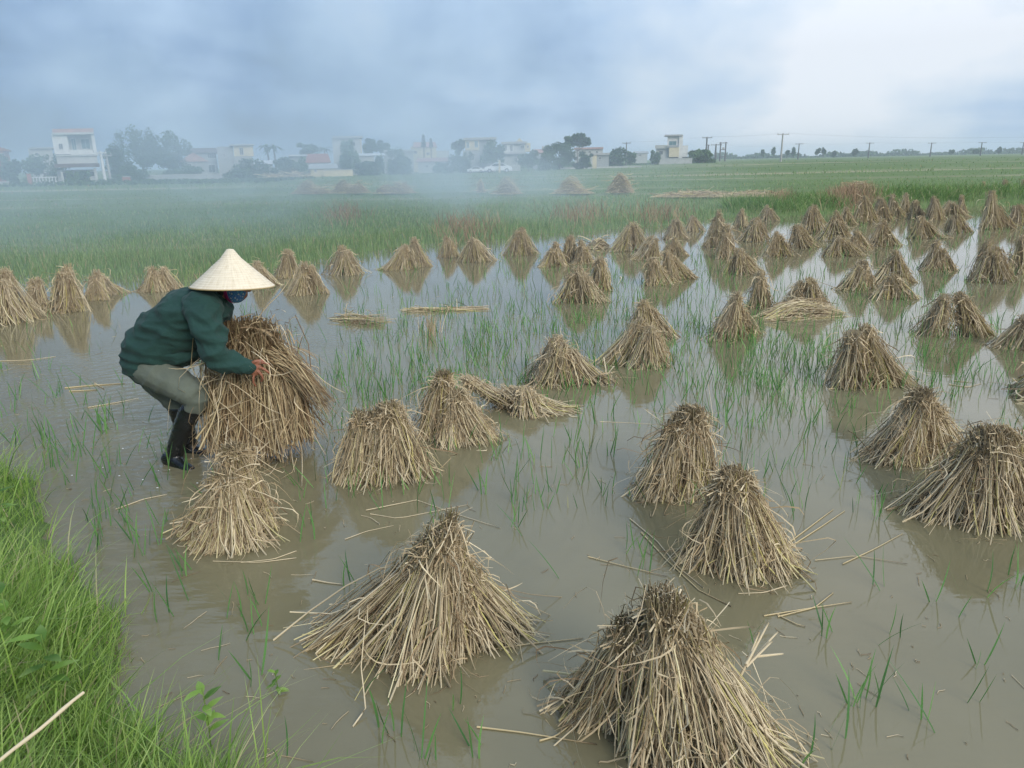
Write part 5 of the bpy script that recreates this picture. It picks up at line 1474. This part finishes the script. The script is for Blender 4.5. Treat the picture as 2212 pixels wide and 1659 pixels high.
h.box('wall', z3(1680, 345, 1792, 460), 9, PALE, -.6, True); h.box('balcony', z3(1674, 318, 1775, 347), .3, PALE, .1); h.box('wall', z3(1776, 246, 1870, 340), 7, WHITE, -.3)
h.box('wall', z3(1870, 238, 1902, 460), 7, WHITE, .1, True); h.box('roof', z3(1752, 232, 1904, 244), 8, CONC, .5); h.box('wall', z3(1790, 338, 1872, 418), 7, CREAM, .4)
h.box('wall', z3(1902, 322, 1946, 418), 7, WHITE, -.1); h.box('wall', z3(1790, 418, 1946, 460), 6, DARK, -.5, True); h.window(z3(1788, 284, 1852, 322), m=WOODB, proud=-.3)
h.window(z3(1705, 365, 1740, 400), proud=-.6); h.box('balcony', z3(1770, 322, 1872, 338), .5, GREY, .5); h.box('pillar', z3(1905, 425, 1914, 458), .4, CONC, .05)

# parked cars by the village lane (side on)
def car(cx, yb, L, D, label, flip=False):
    c = P(cx, yb, D); s = L / 4.4; root = empty('parked_car', (c.x, D, gz(c.x, D))); tag(root, label, 'car', 'white cars parked by the village')
    prof = [(-2.2, .35), (-2.2, .75), (-2.05, .95), (-1.25, 1.02), (-.65, 1.45), (.75, 1.5), (1.55, 1.05), (2.1, .95), (2.2, .6), (2.2, .35)]
    if flip: prof = [(-a, b) for a, b in prof][::-1]
    bm = bmesh.new()
    A = [bm.verts.new((a * s, -.85, b * s)) for a, b in prof]; B = [bm.verts.new((a * s, .85, b * s)) for a, b in prof]
    n = len(prof); bm.faces.new(A); bm.faces.new(B[::-1])
    for i in range(n): bm.faces.new((A[i], A[(i + 1) % n], B[(i + 1) % n], B[i]))
    bmesh.ops.bevel(bm, geom=bm.edges[:], offset=.05, segments=2, affect='EDGES')
    finish('body', bm, CARW, root, (0, 0, 0))
    wp = [(-1.08, 1.03), (-.58, 1.38), (.68, 1.42), (1.25, 1.06)]
    if flip: wp = [(-a, b) for a, b in wp][::-1]
    bm = bmesh.new(); A = [bm.verts.new((a * s, -.87, b * s)) for a, b in wp]; B = [bm.verts.new((a * s, .87, b * s)) for a, b in wp]
    bm.faces.new(A); bm.faces.new(B[::-1])
    for i in range(4): bm.faces.new((A[i], A[(i + 1) % 4], B[(i + 1) % 4], B[i]))
    finish('window', bm, GLASS, root, (0, 0, 0))
    for wx_ in (-1.35, 1.35):
        bm = bmesh.new(); bmesh.ops.create_cone(bm, cap_ends=True, segments=20, radius1=.33 * s, radius2=.33 * s, depth=1.75, matrix=Matrix.Translation((wx_ * s, 0, .33 * s)) @ Matrix.Rotation(math.pi / 2, 4, 'X'))
        w = finish('wheel', bm, RUB, root, (0, 0, 0))
        bm = bmesh.new(); bmesh.ops.create_cone(bm, cap_ends=True, segments=14, radius1=.18 * s, radius2=.18 * s, depth=1.78, matrix=Matrix.Translation((wx_ * s, 0, .33 * s)) @ Matrix.Rotation(math.pi / 2, 4, 'X'))
        finish('rim', bm, METAL, w, (0, 0, 0))
car(979.2 + .2604 * 372, 362, 4.6, 128, 'white car parked side-on left of the leaning white sheet')
car(979.2 + .2604 * 186, 362, 2.9, 131, 'small white vehicle half hidden by bushes')
# leaning pale sheet (an upturned boat like arc)
def arc_sheet():
    D = 127; root = empty('upturned_boat', P(1106, 363, D)); root.location.z = gz(P(1106, 363, D).x, D); tag(root, 'pale curved upturned boat leaning beside the white car', 'boat')
    bm = bmesh.new(); rows = []
    for i in range(11):
        a = math.pi * (0.12 + .70 * i / 10)
        rows.append([bm.verts.new((math.cos(a) * 2.6, y, math.sin(a) * 3.2 - .3)) for y in (-.5, -.25, .25, .5)])
    for A, B in zip(rows[:-1], rows[1:]):
        for k in range(3): bm.faces.new((A[k], A[k + 1], B[k + 1], B[k]))
    bmesh.ops.solidify(bm, geom=bm.faces[:], thickness=.12)
    finish('hull', bm, METAL, root, (0, 0, 0))
    bm = bmesh.new(); boxbm(bm, -2.2, -1.9, -.6, -.5, 0, 2.0); finish('prop', bm, CREAM, root, (0, 0, 0))
arc_sheet()

# trees ------------------------------------------------------------------
MT['bark'] = plain('bark', (0.12, 0.09, 0.065), .95, .3, 4)
MT['crown'] = tint_mat('tree leaves', [(0.0, (0.022, 0.05, 0.018)), (0.5, (0.045, 0.10, 0.03)), (1.0, (0.09, 0.16, 0.05))], rough=.7, trans=.2)
MT['crown2'] = tint_mat('yellow green leaves', [(0.0, (0.05, 0.09, 0.025)), (0.5, (0.085, 0.16, 0.04)), (1.0, (0.14, 0.23, 0.07))], rough=.7, trans=.25)
MT['crown3'] = tint_mat('dark conifer', [(0.0, (0.012, 0.03, 0.014)), (1.0, (0.04, 0.075, 0.03))], rough=.8)
def tree(name, r, D, label, kind='crown', seed=0, leaves=1500, trunk=True, lobes=11, ls=None, group='village trees and bushes', flat=1.0, cat='tree', low=False):
    """r = photograph rectangle of the crown"""
    rng = np.random.default_rng(900 + seed); np.random.seed(900 + seed)
    x0, x1, z0, z1_ = rect(*r, D); g0 = gz((x0 + x1) / 2, D)
    if low: z0 = g0 - 0.1
    cx, cz = (x0 + x1) / 2, (z0 + z1_) / 2; rx, rz = (x1 - x0) / 2, (z1_ - z0) / 2
    root = empty(name, (cx, D + rx * .6, g0)); tag(root, label, cat, group)
    ls = ls or max(0.10, D * 0.0017)
    lobes = lobes + 12; leaves = int(leaves * 1.5)
    lc = rng.normal(0, .46, (lobes, 3)).clip(-.8, .8); lr = rng.uniform(.16, .46, lobes)
    w = lr ** 2; w /= w.sum()
    k = rng.choice(lobes, leaves, p=w)
    d = rng.normal(0, 1, (leaves, 3)); d /= np.linalg.norm(d, axis=1)[:, None]
    p = lc[k] + d * (lr[k] * rng.uniform(.2, 1.25, leaves) ** .6)[:, None]
    p = p * np.array([rx, rx * .9, rz]) + np.array([0, 0, cz - g0])
    p[:, 2] = np.maximum(p[:, 2], .05)
    u = rng.normal(0, 1, (leaves, 3)); u /= np.linalg.norm(u, axis=1)[:, None]
    v = np.cross(u, rng.normal(0, 1, (leaves, 3))); v /= np.linalg.norm(v, axis=1)[:, None]
    s = (ls * rng.uniform(.5, 1.3, leaves))[:, None]
    V = np.stack([p - u * s, p + v * s * .6, p + u * s, p - v * s * .6], 1).reshape(-1, 3)
    Fq = np.arange(leaves * 4).reshape(-1, 4)
    tn = np.repeat((rng.random(lobes)[k] * .55 + rng.random(leaves) * .45), 4); tint = np.stack([tn, tn * 0, tn * 0], 1)
    link('crown', np_mesh('crown', V, Fq, tint, False), MT[kind], root)
    if trunk:
        hs = []
        h0 = cz - g0
        tr = max(.08, rx * .035)
        tp = np.array([[[0, 0, -.2], [rx * .03, 0, h0 * .35], [-rx * .04, 0, h0 * .7], [0, 0, h0 + rz * .3]]])
        hs.append(strands(tp, np.array([[1.3, 1, .8, .35]]) * tr, 8, np.array([.5])))
        for q in range(5):
            e = lc[q] * np.array([rx, rx, rz]) + np.array([0, 0, h0]); b = np.array([0, 0, h0 * .62])
            tp = np.array([[b, b * .55 + e * .45 + np.array([0, 0, -.2]), e]]); hs.append(strands(tp, np.array([[.55, .35, .12]]) * tr, 6, np.array([.5])))
        v_, f_, t_ = merge(hs)
        link('trunk', np_mesh('trunk', v_, f_, t_), MT['bark'], root)
    return root
TR = [
 (z1(150, 372, 480, 690), 99, 'round bushy tree left of the balcony house', 'crown2', 2200, True),
 (z1(-40, 430, 130, 690), 97, 'dark tree before the brick house at the left edge', 'crown', 1400, True),
 (z1(850, 240, 1080, 640), 108, 'smoky tree just right of the balcony house', 'crown', 1900, True),
 (z1(1040, 195, 1300, 560), 113, 'middle crown of the big smoky trees', 'crown', 2000, False),
 (z1(1210, 175, 1560, 560), 110, 'tallest, broadest crown of the big smoky trees', 'crown', 3000, False),
 (z1(1000, 470, 1230, 690), 100, 'low dark tree under the big smoky trees', 'crown', 1500, True),
 (z1(1340, 510, 1700, 640), 107, 'low hazy hedge below the pink gable house', 'crown', 1400, False),
 (z1(570, 565, 690, 700), 92, 'spiky light green shrub before the balcony house', 'crown2', 600, True),
 (z1(2000, 425, 2300, 560), 115, 'dark smoky bush under the cream box house', 'crown', 1300, True),
 (z1(1900, 530, 2260, 650), 112, 'low smoky thicket before the cream box house', 'crown', 1500, True),
 (z2(275, 445, 480, 600), 116, 'dense dark round tree standing forward of the sheds', 'crown', 1900, False),
 (z2(490, 318, 665, 420), 135, 'round tree top above the red tiled house', 'crown', 1300, False),
 (z2(455, 455, 575, 590), 119, 'bush beside the dense dark round tree', 'crown2', 900, True),
 (z2(860, 288, 1010, 560), 130, 'tall airy tree before the tall grey house', 'crown2', 1500, False),
 (z2(960, 470, 1190, 590), 124, 'broad dark bush right of the low cream wall', 'crown', 1700, True),
 (z2(1060, 270, 1165, 420), 146, 'left tree behind the tall grey house', 'crown', 900, False),
 (z2(1150, 295, 1285, 400), 148, 'right tree behind the tall grey house', 'crown', 1000, False),
 (z2(1275, 378, 1490, 575), 128, 'big bush-like tree between the low houses, centre left', 'crown', 1900, True),
 (z2(1830, 290, 1950, 400), 143, 'tree at the left shoulder of the cream two-storey house', 'crown', 900, False),
 (z2(1820, 375, 2010, 580), 132, 'hazy tree left of the small white vehicle', 'crown', 1500, True),
 (z3(222, 280, 415, 480), 132, 'leafy tree between the two central two-storey houses', 'crown', 1900, False),
 (z3(545, 375, 700, 500), 134, 'dark tree right of the white gabled house', 'crown', 1200, False),
 (z3(690, 385, 850, 480), 140, 'hazy bush left of the spreading tree', 'crown', 1100, True),
 (z3(760, 318, 1010, 480), 146, 'wide hazy thicket below the spreading tree', 'crown', 2000, True),
 (z3(1000, 380, 1170, 490), 143, 'bush at the trunk of the spreading tree', 'crown', 1100, True),
 (z3(1235, 355, 1430, 480), 168, 'loose trees right of the long pinkish house', 'crown', 1500, True),
 (z3(1430, 380, 1520, 440), 190, 'small bush right of the utility pole in the haze', 'crown', 700, True),
 (z3(1640, 365, 1720, 450), 190, 'bush at the left corner of the stair-tower house', 'crown', 900, True),
 (z3(1950, 352, 2175, 462), 196, 'wide bright bush right of the stair-tower house', 'crown2', 2400, True),
 (z1(690, 560, 780, 700), 91.5, 'small shrub at the doorway of the balcony house', 'crown', 500, True),
 (z2(1155, 400, 1240, 560), 127, 'slim bush at the corner of the low white-roofed house', 'crown', 700, True),
 (z2(1660, 470, 1820, 560), 133, 'small bush in the smoke before the dull pink tiles', 'crown', 800, True),
]
for i, (r, D, lab, kd, nl, low) in enumerate(TR):
    tree('tree' if not low else 'bush_tree', r, D, lab, kd, i, nl, True, 11 + i % 4, low=low)
# the spreading tree: flat layered crown on a bare trunk
tree('spreading_tree', z3(930, 222, 1142, 330), 150, 'tall spreading tree with layered crown on a bare trunk', 'crown', 77, 1700, True, 9, group=None)
# conifers
def conifer(r, D, label, seed):
    rng = np.random.default_rng(seed); x0, x1, z0, z1_ = rect(*r, D); g0 = gz((x0 + x1) / 2, D)
    root = empty('conifer', ((x0 + x1) / 2, D, g0)); tag(root, label, 'tree', 'conifers by the pink-roofed house')
    n = 900; f = rng.random(n) ** .8; tier = 1 - .35 * ((f * 5) % 1); a = rng.uniform(0, 6.28, n); rr = (x1 - x0) / 2 * (1.02 - f * .75) * tier * np.sqrt(rng.random(n))
    p = np.stack([np.cos(a) * rr, np.sin(a) * rr, z0 - g0 + f * (z1_ - z0)], 1)
    u = rng.normal(0, 1, (n, 3)); u /= np.linalg.norm(u, axis=1)[:, None]; v = np.cross(u, rng.normal(0, 1, (n, 3))); v /= np.linalg.norm(v, axis=1)[:, None]; s = .22
    V = np.stack([p - u * s, p + v * s * .5, p + u * s, p - v * s * .5], 1).reshape(-1, 3); tn = np.repeat(rng.random(n), 4)
    link('crown', np_mesh('crown', V, np.arange(4 * n).reshape(-1, 4), np.stack([tn, tn * 0, tn * 0], 1), False), MT['crown3'], root)
    v_, f_, t_ = strands(np.array([[[0, 0, -.2], [0, 0, (z0 - g0)], [0, 0, z1_ - g0]]]), np.array([[.16, .12, .03]]), 8, np.array([.5])); link('trunk', np_mesh('trunk', v_, f_, t_), MT['bark'], root)
conifer(z2(1560, 245, 1610, 350), 160, 'taller left conifer over the pink roof', 1); conifer(z2(1632, 278, 1668, 350), 160, 'shorter right conifer over the pink roof', 2)
# palms
def palm(x, y, yb, D, label, seed, s=1.0):
    rng = np.random.default_rng(seed); c = P(x, y, D); g0 = gz(c.x, D); root = empty('palm_tree', (c.x, D, g0)); tag(root, label, 'palm', 'small palms by the cream box house')
    n = 15; a = rng.uniform(0, 6.28, n); t = np.linspace(0, 1, 6)[None, :, None]; d = np.stack([np.cos(a), np.sin(a), rng.uniform(.2, 1, n)], 1)
    path = np.array([0, 0, c.z - g0]) + d[:, None] * 1.9 * s * t; path[..., 2] -= 1.6 * s * t[..., 0] ** 2
    fl = np.stack([-np.sin(a), np.cos(a), np.zeros(n)], 1); v_, f_, t_ = strands(path, np.array([[.1, .2, .24, .2, .14, .02]]) * np.full((n, 1), s), 2, rng.random(n), fl)
    link('fronds', np_mesh('fronds', v_, f_, t_), MT['crown'], root)
    v_, f_, t_ = strands(np.array([[[0, 0, -.2], [.1, 0, (c.z - g0) * .5], [0, 0, c.z - g0]]]), np.array([[.17, .14, .11]]), 8, np.array([.5])); link('trunk', np_mesh('trunk', v_, f_, t_), MT['bark'], root)
palm(518.4 + .25 * 232, 230.4 + .25 * 352, 0, 124, 'left small palm right of the cream box house', 1); palm(518.4 + .25 * 290, 230.4 + .25 * 356, 0, 124, 'right small palm right of the cream box house', 2)
palm(518.4 + .25 * 728, 230.4 + .25 * 368, 0, 134, 'small palm crown just left of the tall grey house', 3, .8)

# utility poles ------------------------------------------------------------
TOPS = {}
def pole(key, xt, yt, yb, D, label, arm=1.6, m=None, r=.15, group='utility poles'):
    c = P(xt, yt, D); xb = c.x; g0 = gz(xb, D); root = empty('utility_pole', (xb, D, g0)); tag(root, label, 'utility pole', group)
    H_ = c.z - g0; m = m or CONC
    v_, f_, t_ = strands(np.array([[[0, 0, -.3], [0, 0, H_ * .5], [0, 0, H_]]]), np.array([[1.3, 1.05, .8]]) * r, 8, np.array([.5])); link('post', np_mesh('post', v_, f_, t_), m, root)
    bm = bmesh.new(); boxbm(bm, -arm / 2, arm / 2, -r - .08, -r + .04, H_ - .28, H_ - .12); ca = finish('crossarm', bm, m, root, (0, 0, 0))
    for q in (-.46, 0, .46):
        bm = bmesh.new(); bmesh.ops.create_cone(bm, cap_ends=True, segments=8, radius1=.07, radius2=.04, depth=.26, matrix=Matrix.Translation((q * arm, -r - .02, H_ + .01)))
        finish('insulator', bm, CONC, ca, (0, 0, 0))
    TOPS[key] = [Vector((xb + q * arm, D - r, g0 + H_ + .12)) for q in (-.46, .46)]
z4p = lambda a, b: (1497.6 + .3229 * a, 230.4 + .3229 * b)
DK = vmat('dark weathered concrete', (0.13, 0.125, 0.12), .9)
def zp(key, f, a, b, D, lab, **k): x, y = f(a, b); pole(key, x, y, 0, D, lab, **k)
z1p = lambda a, b: (.25 * a, 230.4 + .25 * b); z3p = lambda a, b: (979.2 + .2604 * a, 230.4 + .2604 * b)
zp('a', z1p, 866, 385, 95, 'white concrete pole at the right side of the balcony house', m=WHITE, r=.17)
zp('b', z1p, 916, 410, 104, 'fainter pole beside the white pole and the smoky tree')
zp('c', z3p, 1437, 296, 190, 'lone hazy utility pole left of the stair-tower house', m=DK, arm=2)
zp('d', z3p, 2105, 252, 205, 'dark pole rising behind the bright bush', m=DK, arm=2.6, r=.22)
zp('d2', z3p, 2117, 316, 230, 'short dark post touching the pole behind the bright bush', m=DK, arm=.6, r=.2)
zp('e', z3p, 2180, 311, 225, 'thick short dark pole right of the bright bush', m=DK, arm=3.2, r=.24)
zp('f', z4p, 600, 180, 185, 'tall pale concrete pole, nearest on the right field', m=CONC, arm=2.8, r=.19)
zp('g', z4p, 709, 246, 300, 'pole just right of the tall pale one', m=DK, arm=3.2, r=.2)
zp('h', z4p, 1181, 241, 330, 'first pole of the far row crossing the right field', m=DK, arm=3.4, r=.22)
zp('i', z4p, 1596, 241, 330, 'second pole of the far row crossing the right field', m=DK, arm=3.4, r=.22)
zp('j', z4p, 1933, 238, 330, 'third pole of the far row crossing the right field', m=DK, arm=3.4, r=.22)
zp('k', z4p, 2212, 238, 330, 'last pole of the far row, at the right edge', m=DK, arm=3.4, r=.22)
# H-frame
def hframe():
    D = 260; a = P(*z4p(184, 237), D); b = P(*z4p(219, 237), D); g0 = gz(a.x, D); root = empty('h_frame_pole', (a.x, D, g0)); tag(root, 'twin-legged transformer frame right of the bright bush', 'utility pole')
    w = b.x - a.x; H_ = a.z - g0
    for x in (0, w):
        v_, f_, t_ = strands(np.array([[[x, 0, -.3], [x, 0, H_]]]), np.array([[.26, .2]]), 8, np.array([.5])); link('post', np_mesh('post', v_, f_, t_), DK, root)
    for f, e in ((.97, .6), (.62, 0.1), (.25, 0.1)):
        bm = bmesh.new(); boxbm(bm, -e, w + e, -.3, -.05, H_ * f - .2, H_ * f); finish('crossbar', bm, DK, root, (0, 0, 0))
    bm = bmesh.new(); boxbm(bm, w * .3, w * .7, -.55, -.32, H_ * .62, H_ * .72); finish('transformer', bm, CONC, root, (0, 0, 0))
    TOPS['hf'] = [Vector((a.x, D, a.z)), Vector((b.x, D, a.z))]
hframe()
def wire(k0, k1, label, end=None):
    a, b = TOPS[k0][0], (TOPS[k1][0] if end is None else end)
    root = empty('power_line', (a + b) / 2); c = root.location.copy(); tag(root, label, 'power line', 'power lines over the fields')
    for q in (0, 1):
        A = TOPS[k0][q]; B = TOPS[k1][q] if end is None else end + (TOPS[k0][q] - TOPS[k0][0])
        t = np.linspace(0, 1, 14)[:, None]; pth = np.array(A)[None] * (1 - t) + np.array(B)[None] * t
        pth[:, 2] -= (4 * t[:, 0] * (1 - t[:, 0])) * (B - A).length * .012
        v_, f_, t_ = strands((pth - np.array(c))[None], np.full((1, 14), .006), 4, np.array([.5]))
        link('cable', np_mesh('cable', v_, f_, t_), DK, root)
for a, b, l in (('c', 'd', 'power line from the lone hazy pole to the pole behind the bright bush'), ('d', 'f', 'power line up to the tall pale pole'), ('e', 'g', 'power line from the thick short pole to the far row'),
                ('g', 'h', 'power line from the small dark pole to the far row'), ('h', 'i', 'power line between the first and second far poles'), ('i', 'j', 'power line between the second and third far poles'), ('j', 'k', 'power line between the third and last far poles')):
    wire(a, b, l)
wire('f', 'f', 'high power line running off right from the tall pale pole', P(2330, 292, 185))

# distant tree line on the right horizon
FT = [(455, 280, 478, 330, 'first small wind-bent far tree right of the transformer frame'), (527, 268, 550, 318, 'second far tree, rounder, left of the tall pale pole'), (620, 290, 642, 325, 'low far tree just right of the tall pale pole'),
      (660, 270, 685, 325, 'narrow far tree before the dark pole'), (822, 275, 852, 318, 'left twin of the far feathery trees'), (862, 272, 888, 318, 'right twin of the far feathery trees'),
      (932, 293, 955, 330, 'small far tree right of the feathery twins'), (1065, 280, 1115, 322, 'widest far tree before the first far pole'), (1715, 286, 1750, 312, 'far tree between the second and third far poles'),
      (2035, 270, 2065, 308, 'far tree right of the third far pole'), (1870, 280, 1925, 308, 'small far grove touching the third far pole')]
for i, (a, b, c, d, l) in enumerate(FT):
    p0, p1 = z4p(a, b), z4p(c, d)
    mx, my = (p0[0] + p1[0]) / 2, p0[1] + 1; p0 = (mx + (p0[0] - mx) * .72, my + 1); p1 = (mx + (p1[0] - mx) * .72, p1[1])
    tree('far_tree', (p0[0], p0[1], p1[0], p1[1]), 480, l, 'crown', 200 + i, 330, True, 5, .95, group='far trees on the right horizon')
def treeline(name, x0, x1, y0, y1, D, label, n, seed):
    rng = np.random.default_rng(seed); a = P(x0, y1, D); b = P(x1, y1, D); top = P((x0 + x1) / 2, y0, D).z
    x = rng.uniform(a.x, b.x, n); g0 = gz(0, D)
    env = .45 + .3 * np.sin(x * .09 + seed) * np.sin(x * .031) + .25 * np.sin(x * .21 + 2 * seed)
    z = g0 + rng.random(n) * (top - g0) * env.clip(.15, 1)
    p = np.stack([x, D + rng.uniform(-12, 12, n), z], 1); u = rng.normal(0, 1, (n, 3)); u /= np.linalg.norm(u, axis=1)[:, None]; v = np.cross(u, rng.normal(0, 1, (n, 3))); v /= np.linalg.norm(v, axis=1)[:, None]; s = D * .0022
    V = np.stack([p - u * s, p + v * s * .6, p + u * s, p - v * s * .6], 1).reshape(-1, 3); tn = np.repeat(rng.random(n), 4)
    tag(link(name, np_mesh(name, V, np.arange(4 * n).reshape(-1, 4), np.stack([tn, tn * 0, tn * 0], 1), False), MT['crown']), label, 'tree line', None, 'stuff')
treeline('far_woods', 1480, 2260, 322, 338, 640, 'hazy far-off wood along the right horizon', 5000, 1)
treeline('far_hedge', 560, 1500, 348, 366, 210, 'low growth along the village edge', 7000, 2)
treeline('near_hedge', -150, 640, 388, 402, 98, 'low weeds along the foot of the left village walls', 6000, 3)
# straw stacks by the village
for i, (r, D, l) in enumerate([(z2(405, 548, 585, 622), 112, 'domed straw stack below the dense dark round tree, right one'), (z2(240, 572, 340, 618), 112, 'smaller straw stack left of the domed one')]):
    x0, x1, z0, zz1 = rect(*r, D); lying('straw_stack', (x0, D, 0), (x1, D, 0), 4.0, (zz1 - gz(x0, D)) * 1.0, 700, .04, l, 'straw stacks by the village', 380 + i, z0=gz(x0, D), wild=2.5)

# ------------------------------------------------------------------ haze and smoke
def volume_box(name, lo, hi):
    bm = bmesh.new(); boxbm(bm, lo[0], hi[0], lo[1], hi[1], lo[2], hi[2])
    bmesh.ops.recalc_face_normals(bm, faces=bm.faces)
    me = bpy.data.meshes.new(name); bm.to_mesh(me); bm.free()
    o = bpy.data.objects.new(name, me); scene.collection.objects.link(o)
    m = bpy.data.materials.new(name); m.use_nodes = True; t = m.node_tree
    t.nodes.remove(t.nodes['Principled BSDF'])
    pv = t.nodes.new('ShaderNodeVolumePrincipled'); t.links.new(pv.outputs[0], t.nodes['Material Output'].inputs['Volume'])
    me.materials.append(m)
    return o, m, t, pv
o, m, t, pv = volume_box('haze', (-1750, -60, -1.3), (1750, 1850, 22))
pv.inputs['Density'].default_value = 0.0008; pv.inputs['Color'].default_value = (0.82, 0.91, 1.0, 1); pv.inputs['Anisotropy'].default_value = 0.2
tag(o, 'pale haze over the whole plain', None, None, 'stuff')

# straw smoke drifting over the left half of the fields
SM_LO, SM_HI = (-75.0, 7.0, 0.02), (32.0, 92.0, 17.0)
o, m, t, pv = volume_box('smoke', SM_LO, SM_HI)
tag(o, 'blue grey straw smoke drifting over the fields at the left', None, None, 'stuff')
tcn = t.nodes.new('ShaderNodeTexCoord'); src = tcn.outputs['Object']
sp = t.nodes.new('ShaderNodeSeparateXYZ'); t.links.new(src, sp.inputs[0])
X, Y, Zc = sp.outputs
def MR(v, a, b, c=0.0, d=1.0, smooth=True):
    n = t.nodes.new('ShaderNodeMapRange'); n.interpolation_type = 'SMOOTHSTEP' if smooth else 'LINEAR'
    n.inputs[1].default_value = a; n.inputs[2].default_value = b; n.inputs[3].default_value = c; n.inputs[4].default_value = d
    t.links.new(v, n.inputs[0]); return n.outputs[0]
mp = t.nodes.new('ShaderNodeMapping'); mp.inputs['Scale'].default_value = (0.11, 0.08, 0.17); mp.inputs['Rotation'].default_value = (0, 0.5, 0.3); t.links.new(src, mp.inputs[0])
n1 = t.nodes.new('ShaderNodeTexNoise'); n1.inputs['Scale'].default_value = 1.0; n1.inputs['Detail'].default_value = 4; n1.inputs['Roughness'].default_value = 0.55; n1.inputs['Distortion'].default_value = 0.8
t.links.new(mp.outputs[0], n1.inputs['Vector'])
puff = MR(n1.outputs[0], 0.47, 0.62, 0.02, 1.0)
# the cloud ends where the wind carries it: along a line from (3, 10) to (24, 90)
edge = M(t, 'SUBTRACT', X, M(t, 'MULTIPLY', Y, 0.30))
fx = MR(edge, -14.0, 3.0, 1.0, 0.0)
fy = M(t, 'MULTIPLY', MR(Y, 7.0, 12.5), MR(Y, 74.0, 30.0))
fxl = MR(X, -74.0, -62.0)
fz = MR(Zc, 17.0, 7.0)
dn_ = M(t, 'MULTIPLY', M(t, 'MULTIPLY', puff, fx), M(t, 'MULTIPLY', M(t, 'MULTIPLY', fy, fz), fxl))
dn_ = M(t, 'MULTIPLY', dn_, 0.038)
low = M(t, 'MULTIPLY', M(t, 'MULTIPLY', MR(Zc, 9.5, 0.3), MR(Y, 52.0, 24.0, 0.10, 1.0)), M(t, 'MULTIPLY', MR(n1.outputs[0], 0.3, 0.7, 0.5, 1.0), M(t, 'MULTIPLY', fx, fy)))
dn_ = M(t, 'ADD', dn_, M(t, 'MULTIPLY', low, 0.021))
# fresher plumes rising from the smouldering stubble, leaning left on the wind
mp2 = t.nodes.new('ShaderNodeMapping'); mp2.inputs['Scale'].default_value = (0.55, 0.30, 0.22); mp2.inputs['Rotation'].default_value = (0, 0.5, 0); t.links.new(src, mp2.inputs[0])
n2 = t.nodes.new('ShaderNodeTexNoise'); n2.inputs['Scale'].default_value = 1.0; n2.inputs['Detail'].default_value = 4; n2.inputs['Roughness'].default_value = 0.6; n2.inputs['Distortion'].default_value = 1.6
t.links.new(mp2.outputs[0], n2.inputs['Vector'])
wisp = MR(n2.outputs[0], 0.40, 0.62, 0.08, 1.0)
for (pxx, pyy, lean, grow, amp, top_) in ((985, 470, -0.35, 0.38, 0.11, 9.0), (900, 430, -0.9, 0.5, 0.05, 13.0), (520, 420, -0.7, 0.6, 0.035, 15.0)):
    g_ = G(pxx, pyy, 0.1)
    ddx = M(t, 'SUBTRACT', M(t, 'SUBTRACT', X, g_.x), M(t, 'MULTIPLY', Zc, lean)); ddy = M(t, 'MULTIPLY', M(t, 'SUBTRACT', Y, g_.y), 0.4)
    dd = M(t, 'SQRT', M(t, 'ADD', M(t, 'MULTIPLY', ddx, ddx), M(t, 'MULTIPLY', ddy, ddy)))
    dd = M(t, 'DIVIDE', dd, M(t, 'ADD', 1.7, M(t, 'MULTIPLY', Zc, grow)))
    pl = M(t, 'MULTIPLY', M(t, 'MULTIPLY', MR(dd, 1.0, 0.0), MR(Zc, top_, 0.5)), wisp)
    dn_ = M(t, 'ADD', dn_, M(t, 'MULTIPLY', pl, amp))
t.links.new(dn_, pv.inputs['Density'])
pv.inputs['Color'].default_value = (0.76, 0.88, 1.0, 1); pv.inputs['Anisotropy'].default_value = 0.1
pass
